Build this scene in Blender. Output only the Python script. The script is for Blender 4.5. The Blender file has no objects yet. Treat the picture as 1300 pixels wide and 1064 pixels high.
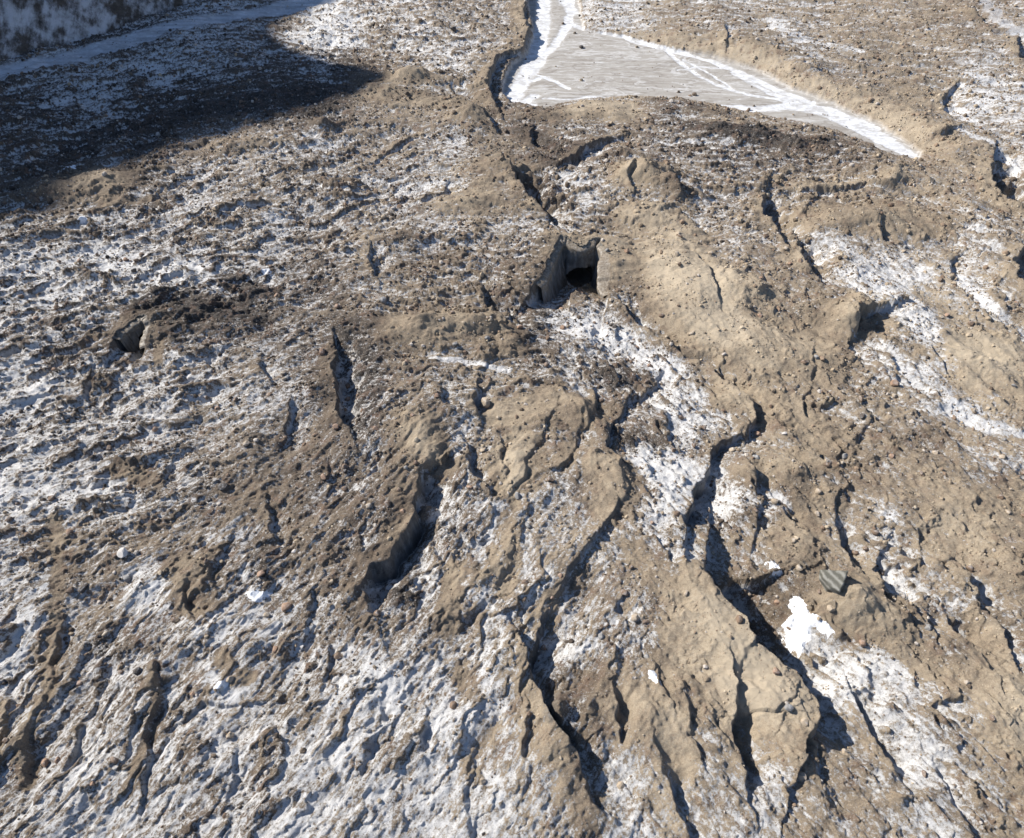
import bpy, bmesh, math, random
import numpy as np
from mathutils import Vector, Matrix

# ------------------------------------------------------------------ camera
H = 60.0
PITCH = math.radians(45.0)
FPX = 650.0 / math.tan(math.radians(36.5))      # focal length in photo pixels (photo is 1300 wide)
PCX, PCY = 650.0, 486.5
scene = bpy.context.scene
cam_data = bpy.data.cameras.new("camera")
cam = bpy.data.objects.new("camera", cam_data)
scene.collection.objects.link(cam)
scene.camera = cam
cam.location = (0, 0, H)
cam.rotation_euler = (math.pi / 2 - PITCH, 0, 0)
cam_data.sensor_fit = 'HORIZONTAL'
cam_data.sensor_width = 36.0
cam_data.lens = 36.0 * FPX / 1300.0
cam_data.shift_y = -(532.0 - PCY) / 1300.0
cam_data.clip_start = 0.5
cam_data.clip_end = 30000.0

# ------------------------------------------------------------------ light
SUN_EL = math.radians(36.0)
SUN_AZ = math.radians(22.0)        # from -x swung towards +y (the far side)
SUNDIR = Vector((-math.cos(SUN_AZ) * math.cos(SUN_EL), math.sin(SUN_AZ) * math.cos(SUN_EL), math.sin(SUN_EL)))
world = bpy.data.worlds.new("World")
scene.world = world
world.use_nodes = True
wnt = world.node_tree
sky = wnt.nodes.new('ShaderNodeTexSky')
sky.sky_type = 'NISHITA'
sky.sun_disc = False
sky.sun_elevation = SUN_EL
sky.sun_rotation = math.atan2(SUNDIR.x, SUNDIR.y)
sky.altitude = 3000
sky.air_density = 1.0
sky.dust_density = 0.6
bg = wnt.nodes['Background']
wnt.links.new(sky.outputs['Color'], bg.inputs['Color'])
bg.inputs['Strength'].default_value = 0.1
sun_data = bpy.data.lights.new("sun", 'SUN')
sun = bpy.data.objects.new("sun", sun_data)
scene.collection.objects.link(sun)
sun_data.energy = 4.8
sun_data.angle = math.radians(0.5)
sun_data.color = (1.0, 0.95, 0.87)
sun.rotation_euler = SUNDIR.to_track_quat('Z', 'Y').to_euler()
scene.view_settings.view_transform = 'Standard'
scene.view_settings.look = 'None'
scene.view_settings.gamma = 1.0
scene.view_settings.use_curve_mapping = False
scene.view_settings.exposure = 0.76

rng = np.random.default_rng(7)
COL = scene.collection
F32 = np.float32


def at(px, py, z=0.0):
    """world point on the level z seen at photo pixel (px, py)"""
    dx = px - PCX
    du = PCY - py
    c, s = math.cos(PITCH), math.sin(PITCH)
    dy = du * s + FPX * c
    dz = du * c - FPX * s
    t = (z - H) / dz
    return dx * t, dy * t


def mpp(px, py):
    x, y = at(px, py)
    return (y * math.cos(PITCH) + H * math.sin(PITCH)) / FPX


# ------------------------------------------------------------------ noise
def _hash(ix, iy, seed):
    h = ((ix & 0xffffffff).astype(np.uint32) * np.uint32(374761393)) ^ ((iy & 0xffffffff).astype(np.uint32) * np.uint32(668265263)) ^ np.uint32((seed * 2246822519) & 0xffffffff)
    h = (h ^ (h >> np.uint32(13))) * np.uint32(1274126177)
    h = (h ^ (h >> np.uint32(15))) * np.uint32(2246822519)
    return h ^ (h >> np.uint32(16))


def pn(x, y, seed=0):
    """2-D gradient noise, about -1..1"""
    x = np.asarray(x, F32); y = np.asarray(y, F32)
    fx = np.floor(x); fy = np.floor(y)
    ix = fx.astype(np.int64); iy = fy.astype(np.int64)
    dx = x - fx; dy = y - fy
    ux = dx * dx * dx * (dx * (dx * 6 - 15) + 10)
    uy = dy * dy * dy * (dy * (dy * 6 - 15) + 10)

    def g(i, j, a, b):
        h = _hash(ix + i, iy + j, seed)
        gx = (h & np.uint32(0xffff)).astype(F32) / F32(32767.5) - 1
        gy = (h >> np.uint32(16)).astype(F32) / F32(32767.5) - 1
        return gx * a + gy * b
    n0 = g(0, 0, dx, dy) * (1 - ux) + g(1, 0, dx - 1, dy) * ux
    n1 = g(0, 1, dx, dy - 1) * (1 - ux) + g(1, 1, dx - 1, dy - 1) * ux
    return (n0 * (1 - uy) + n1 * uy) * F32(1.35)


def fbm(x, y, seed, octs=4, gain=0.5, lac=2.03):
    o = 0; a = 1.0; s = 0
    for k in range(octs):
        o = o + a * pn(x, y, seed + k * 17); s += a
        x = x * lac + 13.7; y = y * lac - 7.3; a *= gain
    return o / s


def ridged(x, y, seed, octs=3, gain=0.5):
    o = 0; a = 1.0; s = 0
    for k in range(octs):
        n = 1 - np.abs(pn(x, y, seed + k * 31)) * 1.7
        o = o + a * n; s += a
        x = x * 2.07 + 5.1; y = y * 2.07 - 3.9; a *= gain
    return o / s


def sstep(a, b, x):
    t = np.clip((x - a) / (b - a), 0, 1)
    return t * t * (3 - 2 * t)


# ------------------------------------------------------------------ the sheet: rows in y, columns fanning out with distance
NV, NU = 1160, 1090
v_core = np.linspace(1085, -14, NV)
y_core = np.array([at(PCX, v)[1] for v in v_core])
dy0 = y_core[1] - y_core[0]; dy1 = y_core[-1] - y_core[-2]
near, yy, d = [], y_core[0], dy0
while yy > -700:
    d *= 1.35; yy -= d; near.append(yy)
far, yy, d = [], y_core[-1], dy1
while yy < 9000:
    d *= 1.12; yy += d; far.append(yy)
ys = np.array(near[::-1] + list(y_core) + far)
u_core = np.linspace(-24, 1324, NU)
u_core = (u_core - PCX) / FPX
d = u_core[1] - u_core[0]
uu, out = u_core[-1], []
while uu < 40:
    d *= 1.25; uu += d; out.append(uu)
us = np.array([-v for v in out[::-1]] + list(u_core) + out)
wy = np.maximum(ys * math.cos(PITCH) + H * math.sin(PITCH), 36.0)
UU, WW = np.meshgrid(us, wy)
X = (UU * WW).astype(F32)
Y = np.repeat(ys[:, None], len(us), 1).astype(F32)
NR, NC = X.shape
core_fade = (1 - sstep(330, 700, np.hypot(X, Y - 100))).astype(F32)


def px_of(x, y):
    """photo pixel over which a ground point at level 0 stands"""
    dep = y * math.cos(PITCH) + H * math.sin(PITCH)
    dep = np.maximum(dep, 8)
    upc = y * math.sin(PITCH) - H * math.cos(PITCH)
    return PCX + FPX * x / dep, PCY - FPX * upc / dep


PX, PY = px_of(X, Y)

# coarse cover charts of the place (55-pixel cells of the survey): frost 0-9, tone of the debris 0-9; low cells at upper left also paint in the mountain's shadow
SNOW = """
512455375433155233322113
455564352453332221421243
356211112121142322221265
333134453341232332222114
223454444543143232221222
456544544343421343332343
657665434222312131247544
544213333112354111111631
644554423122344521233712
655645534242233551132373
655443223152332542111246
766442233145431765323342
523234334235343532245222
543624434444523334114332
643435542324544412313243
635546446445324232365323
545556557564234131244441
556556566565425344223531
556555566565425344223531
556555566565425344223531
"""
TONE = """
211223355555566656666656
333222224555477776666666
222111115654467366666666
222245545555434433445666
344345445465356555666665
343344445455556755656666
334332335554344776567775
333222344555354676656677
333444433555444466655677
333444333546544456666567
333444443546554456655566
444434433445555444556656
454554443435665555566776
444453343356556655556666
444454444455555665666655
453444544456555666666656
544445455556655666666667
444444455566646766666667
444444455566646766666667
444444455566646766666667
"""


def chart(txt):
    a = np.array([[int(c) for c in r] for r in txt.split()], F32) / 9.0
    return a


def lookup(a, px, py):
    gx = np.clip(px / 55.0 - 0.5, 0, a.shape[1] - 1.001)
    gy = np.clip(py / 55.0 - 0.5, 0, a.shape[0] - 1.001)
    ix = gx.astype(int); iy = gy.astype(int)
    fx = gx - ix; fy = gy - iy
    fx = fx * fx * (3 - 2 * fx); fy = fy * fy * (3 - 2 * fy)
    return (a[iy, ix] * (1 - fx) + a[iy, ix + 1] * fx) * (1 - fy) + (a[iy + 1, ix] * (1 - fx) + a[iy + 1, ix + 1] * fx) * fy


wpx = fbm(X / 6, Y / 6, 901, 3) * 34
wpy = fbm(X / 6, Y / 6, 951, 3) * 26
W = lookup(chart(SNOW), PX + wpx, PY + wpy).astype(F32)
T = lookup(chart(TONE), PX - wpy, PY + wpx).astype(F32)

# ------------------------------------------------------------------ grain directions: weights of four orientations over the place
ctr = [((150, 430), 0), ((150, 250), 0), ((120, 650), 0), ((250, 800), 1), ((60, 900), 1), ((450, 850), 1), ((560, 600), 1),
       ((700, 800), 1), ((640, 480), 3), ((450, 250), 0), ((560, 380), 3), ((860, 600), 2), ((1000, 450), 2), ((1200, 800), 2),
       ((1150, 500), 2), ((950, 800), 2), ((1230, 350), 2), ((1000, 200), 3), ((1150, 100), 3), ((800, 280), 3), ((500, 50), 3), ((780, 480), 2)]
wts = [np.zeros_like(X) for _ in range(4)]
for (cx, cy), k in ctr:
    wts[k] += 1.0 / (((PX - cx) ** 2 + (PY - cy) ** 2) / 1e4 + 0.15) ** 1.6
tot = sum(wts)
wts = [w / tot for w in wts]
ANG = [math.radians(24), math.radians(56), math.radians(-52), math.radians(-6)]


def oriented(fn, lx, ly, seed, *a, **k):
    """noise with long axis lx along the local grain and ly across"""
    o = 0
    for w, an in zip(wts, ANG):
        c, s = math.cos(an), math.sin(an)
        o = o + w * fn((X * c + Y * s) / lx, (-X * s + Y * c) / ly, seed, *a, **k)
    nrm = np.sqrt(sum(w * w for w in wts))
    return o, nrm


# ------------------------------------------------------------------ polyline fields
wx1 = (fbm(X / 3.4, Y / 3.4, 11, 3) * 1.15 + pn(X / 1.3, Y / 1.3, 17) * .26 + pn(X / 0.6, Y / 0.6, 19) * 0.14).astype(F32)
wy1 = (fbm(X / 3.4, Y / 3.4, 41, 3) * 1.15 + pn(X / 1.3, Y / 1.3, 47) * .26 + pn(X / 0.6, Y / 0.6, 49) * 0.14).astype(F32)
XW = X + wx1; YW = Y + wy1


def poly_field(pts, reach, x=None, y=None, lev=0.0):
    """flat indices near the line, signed distance (+ = left of travel), interpolated amplitude"""
    x = XW if x is None else x; y = YW if y is None else y
    p = np.array([list(at(q[0], q[1], lev)) + [q[2] if len(q) > 2 else 1.0] for q in pts])
    m = (x > p[:, 0].min() - reach) & (x < p[:, 0].max() + reach) & (y > p[:, 1].min() - reach) & (y < p[:, 1].max() + reach)
    idx = np.flatnonzero(m)
    qx = x.ravel()[idx]; qy = y.ravel()[idx]
    best = np.full(len(idx), 1e9); sg = np.ones(len(idx)); am = np.zeros(len(idx)); perp = np.zeros(len(idx))
    for i in range(len(p) - 1):
        ax, ay, aa = p[i]; bx, by, ba = p[i + 1]
        ex, ey = bx - ax, by - ay
        L2 = ex * ex + ey * ey + 1e-9
        t = np.clip(((qx - ax) * ex + (qy - ay) * ey) / L2, 0, 1)
        ddx = qx - (ax + t * ex); ddy = qy - (ay + t * ey)
        dd = np.hypot(ddx, ddy)
        cr = (ex * (qy - ay) - ey * (qx - ax)) / math.sqrt(L2)
        k = (dd < best - 1e-6) | ((dd < best + 1e-6) & (np.abs(cr) > np.abs(perp)))
        perp[k] = cr[k]
        best[k] = dd[k]
        sg[k] = np.where(cr > 0, 1, -1)[k]
        am[k] = (aa + (ba - aa) * t)[k]
    return idx, best * sg, am


Z = np.zeros_like(X)
WALL = np.zeros_like(X)       # how much bare dirty ice the fall of a scarp shows
Wf = W.ravel(); Tf = T.ravel()
SMOOTH = np.zeros_like(X)     # smooth silt

# base relief
big = fbm(X / 38, Y / 38, 101, 3)
Z += big * 2.6
n1, q = oriented(ridged, 17, 7.5, 201, 2)
Z += (n1 - 0.45) / q * 1.25
n2, q = oriented(ridged, 6.5, 2.9, 251, 3)
rough_amt = np.clip(1.25 - T * 0.9, 0.35, 1.1)
Z += (n2 - 0.45) / q * 0.6 * rough_amt
n2b, q = oriented(ridged, 2.6, 1.3, 281, 2)
Z += (n2b - 0.45) / q * 0.30 * rough_amt

# broken ledges: slow rise, sudden fall away from the sun side; crests carry debris, feet collect frost
def ledges(lam, amp, seed, cut):
    out = np.zeros_like(X); foot_ = np.zeros_like(X); crest_ = np.zeros_like(X)
    for kk, (w, an) in enumerate(zip(wts, ANG)):
        c, s = math.cos(an), math.sin(an)
        ax, ay = -s, c
        if ax * .93 - ay * .37 < 0: ax, ay = -ax, -ay
        al = X * c + Y * s; ac = X * ax + Y * ay
        ph = ac / lam + fbm(al / (lam * 1.6), ac / (lam * 1.3), seed + kk * 7, 4, .58) * 1.9
        fr_ = ph - np.floor(ph)
        cell = np.floor(ph)
        gate = fbm(al / (lam * 1.5) + cell * 3.7, ac / (lam * 3), seed + 90 + kk, 2)
        g = sstep(cut, cut + .30, gate)
        saw = np.where(fr_ < .90, fr_ / .90, 1 - (fr_ - .90) / .10)
        saw = saw ** 1.5
        wk = sstep(.25, .55, w / (w + .45 * (tot * 0 + .8)))
        wk = w ** 1.5
        out += wk * g * saw * (.6 if kk == 1 else 1); foot_ += wk * g * np.where(fr_ < .35, 1 - fr_ / .35, 0); crest_ += wk * g * sstep(.6, .88, fr_)
    return out * amp, foot_, crest_


lg1, ft1, cr1 = ledges(4.2, .72, 2101, -.16)
lg2, ft2, cr2 = ledges(1.9, .42, 2201, -.12)
lg3, ft3, cr3 = ledges(.85, .24, 2301, -.10)
LEDGE = lg1 + lg2 + lg3
LFOOT = np.clip(ft1 + ft2 * .7 + ft3 * .4, 0, 1.2); LCREST = np.clip(cr1 + cr2 * .7 + cr3 * .4, 0, 1.2)

# scarps: points (px, py, amp), listed so that the low side is on the LEFT of travel (top to bottom: the drop faces right)
# each: (points, rise of lip, drop, width of rise, width of hollow, ice)
SC = [
    # great scarp down the middle
    ([(800, 505, .3), (792, 514, .8), (789, 531, 1), (773, 547, 1.2), (772, 575, 1.2), (783, 598, 1), (798, 625, .8), (794, 642, .7), (779, 656, .8), (765, 675, .9), (735, 716, .9), (707, 750, .9), (694, 780, 1), (680, 821, 1), (674, 846, 1)], .8, 1.05, 3.2, 2.4, 1),
    ([(674, 846, .9), (690, 882, 1.1), (701, 933, 1.3), (724, 962, 1.2), (734, 990, 1.1), (760, 1030, .6), (790, 1060, 0)], .8, 1.9, 3, 3.8, 1),
    ([(770, 868, 0), (782, 895, 1), (785, 925, 1), (792, 950, 0)], .3, 1.6, 2, 1.6, .6),
    # long crevasse lower right
    ([(958, 828, 1), (945, 842, .8), (934, 862, .2)], .0, .7, 1, 1, 0),
    ([(1012, 893, .6), (996, 905, 1), (984, 928, .3)], .2, .6, 1.5, 1.5, 0),
    # pit left of centre
    ([(548, 598, .5), (535, 606, 1), (531, 630, 1.1), (530, 662, 1.1), (508, 700, .9), (496, 722, .9), (470, 728, 1), (463, 755, 1), (474, 784, .2)], .5, 2.3, 2.6, 3.2, .8),
    # hollow west of the layered boulder
    ([(935, 556, .6), (905, 576, 1), (888, 612, 1.1), (882, 645, 1.2), (867, 668, 1.2), (868, 692, .5)], .5, 1.9, 2.6, 2.8, .7),
    ([(945, 580, .3), (958, 610, 1), (961, 640, .2)], .4, 1.6, 2, 1.5, .4),
    # upper dark hollows
    ([(648, 222, .3), (654, 232, 1), (667, 254, 1.1), (677, 268, 1), (690, 278, .4)], .8, 4.6, 3, 5.6, .9),
    ([(690, 277, .6), (704, 303, 1), (716, 313, .5)], .2, 1.3, 1.5, 1.2, 0),
    ([(973, 243, .2), (970, 256, .9), (966, 272, 1.1), (974, 290, 1.1), (983, 302, .4)], .7, 4.2, 3, 4.2, 1),
    ([(1258, 207, .4), (1254, 226, 1), (1264, 252, 1.2), (1280, 266, 1.1), (1300, 276, .8), (1330, 290, 0)], .8, 6.0, 4, 6.4, .9),
    ([(1296, 318, .5), (1283, 340, 1), (1288, 364, 1.1), (1302, 380, 1), (1325, 400, 0)], .8, 4.6, 3, 5.4, 1),
    ([(1008, 304, .3), (1014, 322, 1), (1019, 345, 1.1), (1030, 356, .3)], .7, 3.8, 3, 4.0, .8),
    ([(1043, 243, .3), (1028, 258, 1), (1020, 275, 1), (1021, 286, .3)], .2, .9, 2, 1.5, .4),
    ([(1150, 246, .2), (1128, 243, 1), (1100, 236, 1), (1045, 243, 1), (978, 241, .4)], .9, 1.2, 4, 6, .3),
    ([(1218, 326, .3), (1210, 333, 1.1), (1202, 345, 1), (1208, 362, .8), (1229, 386, 1), (1249, 403, .9), (1273, 416, 1), (1296, 433, .9), (1320, 445, 0)], .4, 1.5, 3, 2.0, .4),
    ([(1108, 398, .4), (1093, 402, 1), (1081, 413, 1.1), (1080, 436, .3)], 1.2, 2.8, 4, 3.4, .7),
    ([(1030, 378, .2), (1062, 370, 1), (1082, 374, 1), (1094, 390, .3)], .9, .1, 2.5, 2, 0),
    ([(884, 338, .4), (893, 352, 1), (901, 368, 1), (905, 388, .8), (921, 407, .3)], .3, 1.1, 2, 1.2, .3),
    ([(948, 340, .4), (944, 362, 1), (965, 358, .6), (971, 375, 1), (955, 390, .3)], .3, 1.0, 2, 1.2, .2),
    ([(1020, 386, .3), (1024, 395, 1), (1030, 402, .3)], .1, 1.3, 1, 1.0, 0),
    ([(1030, 440, .3), (1030, 465, 1), (1029, 484, .5)], .4, .6, 2, 1.2, 0),
    ([(1022, 503, .4), (1016, 513, 1), (1022, 533, 1), (1053, 549, .4)], .3, 1.1, 2, 1.5, 0),
    ([(1092, 500, .3), (1093, 515, 1), (1094, 536, .3)], .2, 1.5, 1.2, 1.2, .2),
    ([(1097, 540, .3), (1085, 560, 1), (1068, 580, .4)], .6, .5, 2.5, 2, 0),
    ([(1180, 450, .3), (1184, 460, 1), (1194, 478, .3)], .3, 1.4, 2, 1.3, .2),
    ([(1060, 447, .2), (1110, 470, .8), (1158, 501, 1), (1180, 520, .8), (1215, 541, .5), (1260, 550, .2)], .35, .8, 2.5, 2.0, 0),
    ([(850, 432, .3), (866, 450, 1), (887, 460, 1), (911, 477, 1), (934, 494, 1.1), (951, 511, 1.2), (962, 535, 1.1), (950, 552, .4)], .4, 1.9, 2, 1.7, .5),
    ([(890, 487, .3), (905, 505, 1), (918, 520, .4)], .2, 1.0, 1.5, 1.0, .3),
    ([(1034, 582, .3), (1038, 596, 1), (1050, 604, .3)], .3, 1.8, 1.5, 1.3, .3),
    ([(1100, 588, .4), (1070, 597, 1), (1046, 603, .6)], .3, .6, 1.5, 1.2, 0),
    ([(1058, 640, .4), (1062, 668, 1), (1076, 695, 1.1), (1084, 718, .4)], .4, 1.8, 2, 1.6, .6),
    ([(988, 645, .4), (1004, 664, 1), (1022, 682, .3)], .3, 1.1, 1.8, 1.1, .2),
    ([(962, 648, .4), (957, 665, 1), (957, 680, .3)], .3, 1.9, 1.8, 1.5, .4),
    ([(1118, 708, .4), (1111, 728, 1), (1117, 752, 1), (1134, 776, .4)], .8, 2.0, 3, 1.8, .3),
    ([(1128, 692, .3), (1140, 704, 1), (1152, 718, .6), (1190, 740, .3)], .2, 1.3, 1.8, 1.3, .3),
    ([(1198, 714, .4), (1189, 722, 1), (1197, 733, .4)], .2, .8, 1, 1, 0),
    ([(1180, 677, .4), (1162, 681, 1), (1161, 702, .4)], .4, .5, 2, 1, 0),
    ([(1155, 760, .3), (1170, 780, 1), (1181, 806, .6)], .3, 1.5, 1.8, 1.4, .3),
    ([(1192, 775, .3), (1200, 788, 1), (1214, 805, 1.1), (1236, 822, .4)], .3, 1.9, 2, 1.7, .4),
    ([(1222, 730, .3), (1230, 747, 1), (1243, 772, 1), (1262, 806, 1), (1274, 832, .4)], .3, 1.7, 2, 1.5, .4),
    ([(1238, 828, .3), (1247, 850, 1), (1256, 872, .4)], .3, 1.3, 1.6, 1.3, .2),
    ([(1284, 846, .3), (1290, 860, 1), (1305, 872, .6)], .3, 1.6, 2, 1.6, .3),
    ([(1085, 872, .3), (1092, 892, 1), (1098, 912, 1.1), (1111, 934, 1.1), (1130, 964, .8), (1140, 990, .3)], .4, 1.8, 2, 1.7, .4),
    ([(930, 874, .4), (934, 906, 1), (928, 945, 1.1), (942, 976, 1), (950, 1010, .3)], .5, 1.9, 2.2, 2.0, .5),
    ([(868, 890, .3), (872, 915, 1), (874, 938, 1), (890, 965, .6)], .4, 1.3, 1.8, 1.2, .3),
    ([(902, 908, .4), (906, 922, 1), (916, 940, .3)], .3, .9, 1.4, .9, 0),
    ([(1042, 950, .4), (1040, 965, 1), (1044, 985, .3)], .3, 1.0, 1.4, .9, .2),
    # river bank and the far side
    ([(672, -20, 1), (669, 0, 1), (666, 20, 1), (672, 44, 1.1), (664, 67, 1), (647, 71, .9), (631, 81, .9), (623, 101, 1.1), (620, 117, 1.2), (627, 133, .5)], .5, 3.4, 5, 7, .7),
    ([(622, 114, .6), (600, 118, 1), (578, 114, .4)], .4, .9, 3, 2.5, .2),
    ([(572, 118, .3), (585, 128, 1), (600, 136, .3)], .5, 2.0, 3, 2.5, .3),
    ([(1211, 110, .4), (1200, 120, 1), (1197, 134, 1), (1206, 148, .3)], .5, 2.0, 4, 3, .4),
    ([(1214, 168, .4), (1200, 172, 1), (1184, 178, .5)], .7, 1.4, 3, 2.5, .2),
    ([(1110, 298, .4), (1114, 308, 1), (1122, 314, .3)], .2, 1.6, 2, 1.5, .2),
    ([(866, 278, .3), (878, 288, 1), (894, 299, .4)], .4, 1.8, 2.5, 2, .3),
    ([(1290, 55, .4), (1288, 66, 1), (1294, 76, .4)], .5, 3.0, 3, 3, .3),
    ([(1232, 15, .4), (1236, 22, 1), (1248, 30, .4)], 1.2, 1.6, 4, 3, .2),
    ([(921, 42, .4), (920, 54, 1), (922, 66, .4)], .3, 2.0, 3, 2, .2),
    ([(830, -10, .6), (830, 20, 1), (800, 5, 0)], 0, .1, 3, 2, 0),
    ([(711, -12, 1), (711, 8, 1), (706, 26, .4)], .3, .9, 1.5, 2, .2),
    # upper middle tangle
    ([(782, 180, .4), (762, 186, 1), (745, 194, 1.1), (730, 203, 1), (716, 213, .5)], .9, 2.2, 2.5, 3, .5),
    ([(612, 150, .4), (618, 160, 1), (628, 168, .4)], .8, 2.2, 3, 2.5, .4),
    ([(676, 170, .4), (674, 184, 1), (688, 190, .4)], .8, 2.0, 2.5, 2.5, .4),
    ([(632, 178, .4), (664, 190, .8), (680, 200, .3)], .5, 1.2, 2, 2, .3),
    ([(524, 180, .4), (503, 190, 1), (481, 204, .5)], .5, 1.2, 3, 2, .2),
    ([(570, 238, .4), (566, 246, 1), (545, 258, .8), (521, 266, .4)], .6, 1.4, 3, 2.2, .2),
    ([(700, 228, .4), (690, 224, 1), (684, 234, .4)], .2, 1.4, 1.5, 2, .2),
    ([(803, 232, .3), (794, 240, 1), (800, 252, .4)], .6, 1.6, 3, 2, .2),
    ([(850, 236, .4), (852, 246, 1), (860, 254, .4)], .8, 1.6, 2, 2, .2),
    ([(470, 326, .4), (473, 345, 1), (482, 366, .4)], .6, 2.0, 2.5, 2.2, .4),
    ([(360, 268, .4), (345, 262, 1), (310, 266, 1), (285, 276, .9), (277, 288, .3)], .5, 1.0, 2.5, 2, .2),
    ([(100, 298, .4), (78, 296, 1), (50, 305, 1), (18, 326, .5)], .4, 1.3, 2.5, 2.2, .3),
    ([(222, 248, .4), (203, 250, 1), (190, 260, .3)], .4, 1.4, 2.5, 2.2, .2),
    ([(432, 232, .3), (436, 242, 1), (446, 252, .4)], 1.0, 1.4, 3, 2.2, .2),
    ([(408, 158, .3), (413, 166, 1), (425, 174, .4)], 1.0, 1.5, 3, 2.4, .2),
    # left middle
    ([(48, 444, .4), (22, 448, 1), (0, 456, .7), (-20, 460, 0)], .5, 1.3, 2, 1.6, .2),
    ([(116, 476, .4), (109, 490, 1), (109, 505, 1), (118, 522, .3)], .4, 1.5, 2, 1.6, .2),
    ([(372, 524, .4), (368, 540, 1), (362, 560, .4)], .4, 1.8, 2, 1.6, .3),
    ([(222, 590, .4), (213, 602, 1), (208, 612, 1), (216, 624, .3)], .4, 1.4, 1.5, 1.4, .2),
    ([(266, 458, .4), (268, 468, 1), (280, 474, .3)], .3, 1.4, 1.5, 1.4, .2),
    ([(336, 468, .4), (336, 480, 1), (344, 490, .4)], .4, 1.4, 1.5, 1.4, .2),
    ([(426, 450, .5), (425, 475, 1), (431, 510, 1), (430, 535, 1), (440, 552, .3)], .5, 2.5, 2.5, 3.0, .5),
    ([(80, 355, .4), (58, 365, 1), (40, 376, .4)], .6, .8, 2, 1.5, 0),
    ([(612, 370, .4), (618, 388, 1), (628, 404, 1), (646, 412, .4)], .4, 1.9, 2, 1.8, .3),
    ([(636, 388, .3), (648, 402, 1), (668, 412, .4)], .3, 1.2, 1.5, 1.5, .3),
    ([(560, 505, .4), (566, 520, 1), (580, 528, .4)], .3, 1.6, 1.6, 1.8, .3),
    ([(608, 500, .4), (606, 514, 1), (610, 532, .4)], .5, 1.9, 1.6, 1.5, .3),
    ([(590, 572, .4), (594, 592, 1), (605, 612, 1), (622, 626, .4)], .4, 1.8, 1.6, 1.6, .4),
    ([(632, 558, .4), (634, 578, 1), (640, 600, .5)], .3, .8, 1.4, 1, .2),
    ([(704, 528, .3), (694, 552, 1), (676, 580, 1), (670, 608, 1), (655, 624, .4)], .4, .8, 2.5, 1.4, 0),
    ([(748, 492, .3), (757, 515, 1), (757, 536, 1), (742, 550, .4)], .6, 1.1, 3, 1.6, .2),
    ([(736, 548, .4), (730, 570, 1), (716, 598, 1), (688, 604, .4)], .4, .8, 2.5, 1.5, 0),
    ([(832, 478, .4), (828, 494, 1), (812, 506, 1), (795, 512, .4)], .6, 1.5, 2.2, 1.8, .3),
    ([(783, 380, .4), (797, 395, 1), (812, 415, 1), (835, 430, .9), (856, 436, .4)], .3, 1.6, 1.8, 1.8, .5),
    ([(652, 655, .2), (660, 640, .2)], .1, .1, 1, 1, 0),
    ([(670, 655, .4), (655, 675, 1), (646, 712, .4)], .3, .6, 2, 1.2, 0),
    ([(628, 765, .4), (608, 774, 1), (588, 784, 1), (565, 797, .4)], .4, .8, 2, 1.4, .1),
    ([(574, 690, .3), (573, 700, 1), (578, 710, .3)], .3, 1.4, 1.0, 1.0, .2),
    ([(552, 700, .3), (556, 710, 1), (566, 716, .3)], .2, 1.4, 1.0, 1.0, .2),
    ([(786, 766, .3), (786, 780, 1), (795, 795, .3)], .4, 1.5, 1.4, 1.5, .5),
    ([(847, 700, .3), (847, 712, 1), (852, 722, .3)], .2, 1.1, 1.0, .8, .2),
    ([(868, 668, .2), (868, 680, .4)], 0, .1, 1, 1, 0),
    ([(836, 866, .4), (837, 880, 1), (844, 894, .4)], .3, 1.3, 1.4, 1.3, .3),
    # bottom left: ridges running towards the viewer
    ([(82, 790, .4), (76, 815, 1), (68, 850, 1), (70, 880, .6), (45, 935, .8), (40, 975, .8), (40, 1010, .4)], .7, 1.2, 1.6, 1.5, .2),
    ([(106, 845, .4), (98, 868, 1), (82, 890, .4)], .2, 1.2, 1.2, 1.3, .3),
    ([(204, 832, .4), (205, 856, 1), (207, 880, 1), (211, 912, 1), (201, 948, 1), (194, 985, 1), (190, 1020, .4)], .6, 1.5, 1.6, 2.0, .3),
    ([(130, 878, .4), (119, 900, 1), (108, 928, 1), (94, 972, 1), (88, 1010, .4)], .3, 1.3, 1.4, 1.5, .3),
    ([(196, 905, .4), (186, 925, 1), (168, 965, .6)], .4, .8, 1.4, 1, .1),
    ([(284, 708, .4), (273, 722, 1), (274, 740, 1), (278, 756, .4)], .3, 1.4, 1.4, 1.4, .3),
    ([(330, 894, .4), (294, 904, 1), (258, 902, 1), (247, 914, .5)], .4, 1.2, 1.6, 1.7, .2),
    ([(344, 648, .4), (347, 665, 1), (352, 686, .4)], .4, 1.8, 1.5, 1.6, .3),
    ([(376, 690, .4), (350, 692, 1), (325, 703, .4)], .5, .9, 1.5, 1.5, .2),
    ([(240, 760, .4), (243, 778, 1), (256, 794, .4)], .5, 1.3, 1.6, 1.6, .3),
    ([(411, 740, .4), (404, 760, 1), (392, 790, 1), (392, 815, .3)], .3, 1.1, 1.4, 1.3, .3),
    ([(418, 830, .3), (420, 850, 1), (416, 880, 1), (420, 900, .3)], .3, 1.0, 1.2, 1.2, .2),
    ([(12, 870, .4), (14, 900, 1), (8, 945, 1), (4, 990, .5)], .6, 1.0, 1.6, 1.4, .1),
    ([(480, 940, .4), (467, 952, 1), (466, 975, .5)], .2, 1.2, 1.2, 1.2, .2),
    ([(491, 895, .4), (490, 912, 1), (493, 930, .3)], .2, 1.0, 1, 1, .2),
    ([(539, 925, .4), (537, 945, 1), (541, 965, .3)], .2, 1.0, 1, 1, .2),
    ([(670, 905, .3), (668, 930, 1), (664, 965, .8), (668, 985, .3)], .4, 1.0, 1.6, 1.0, .2),
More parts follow.
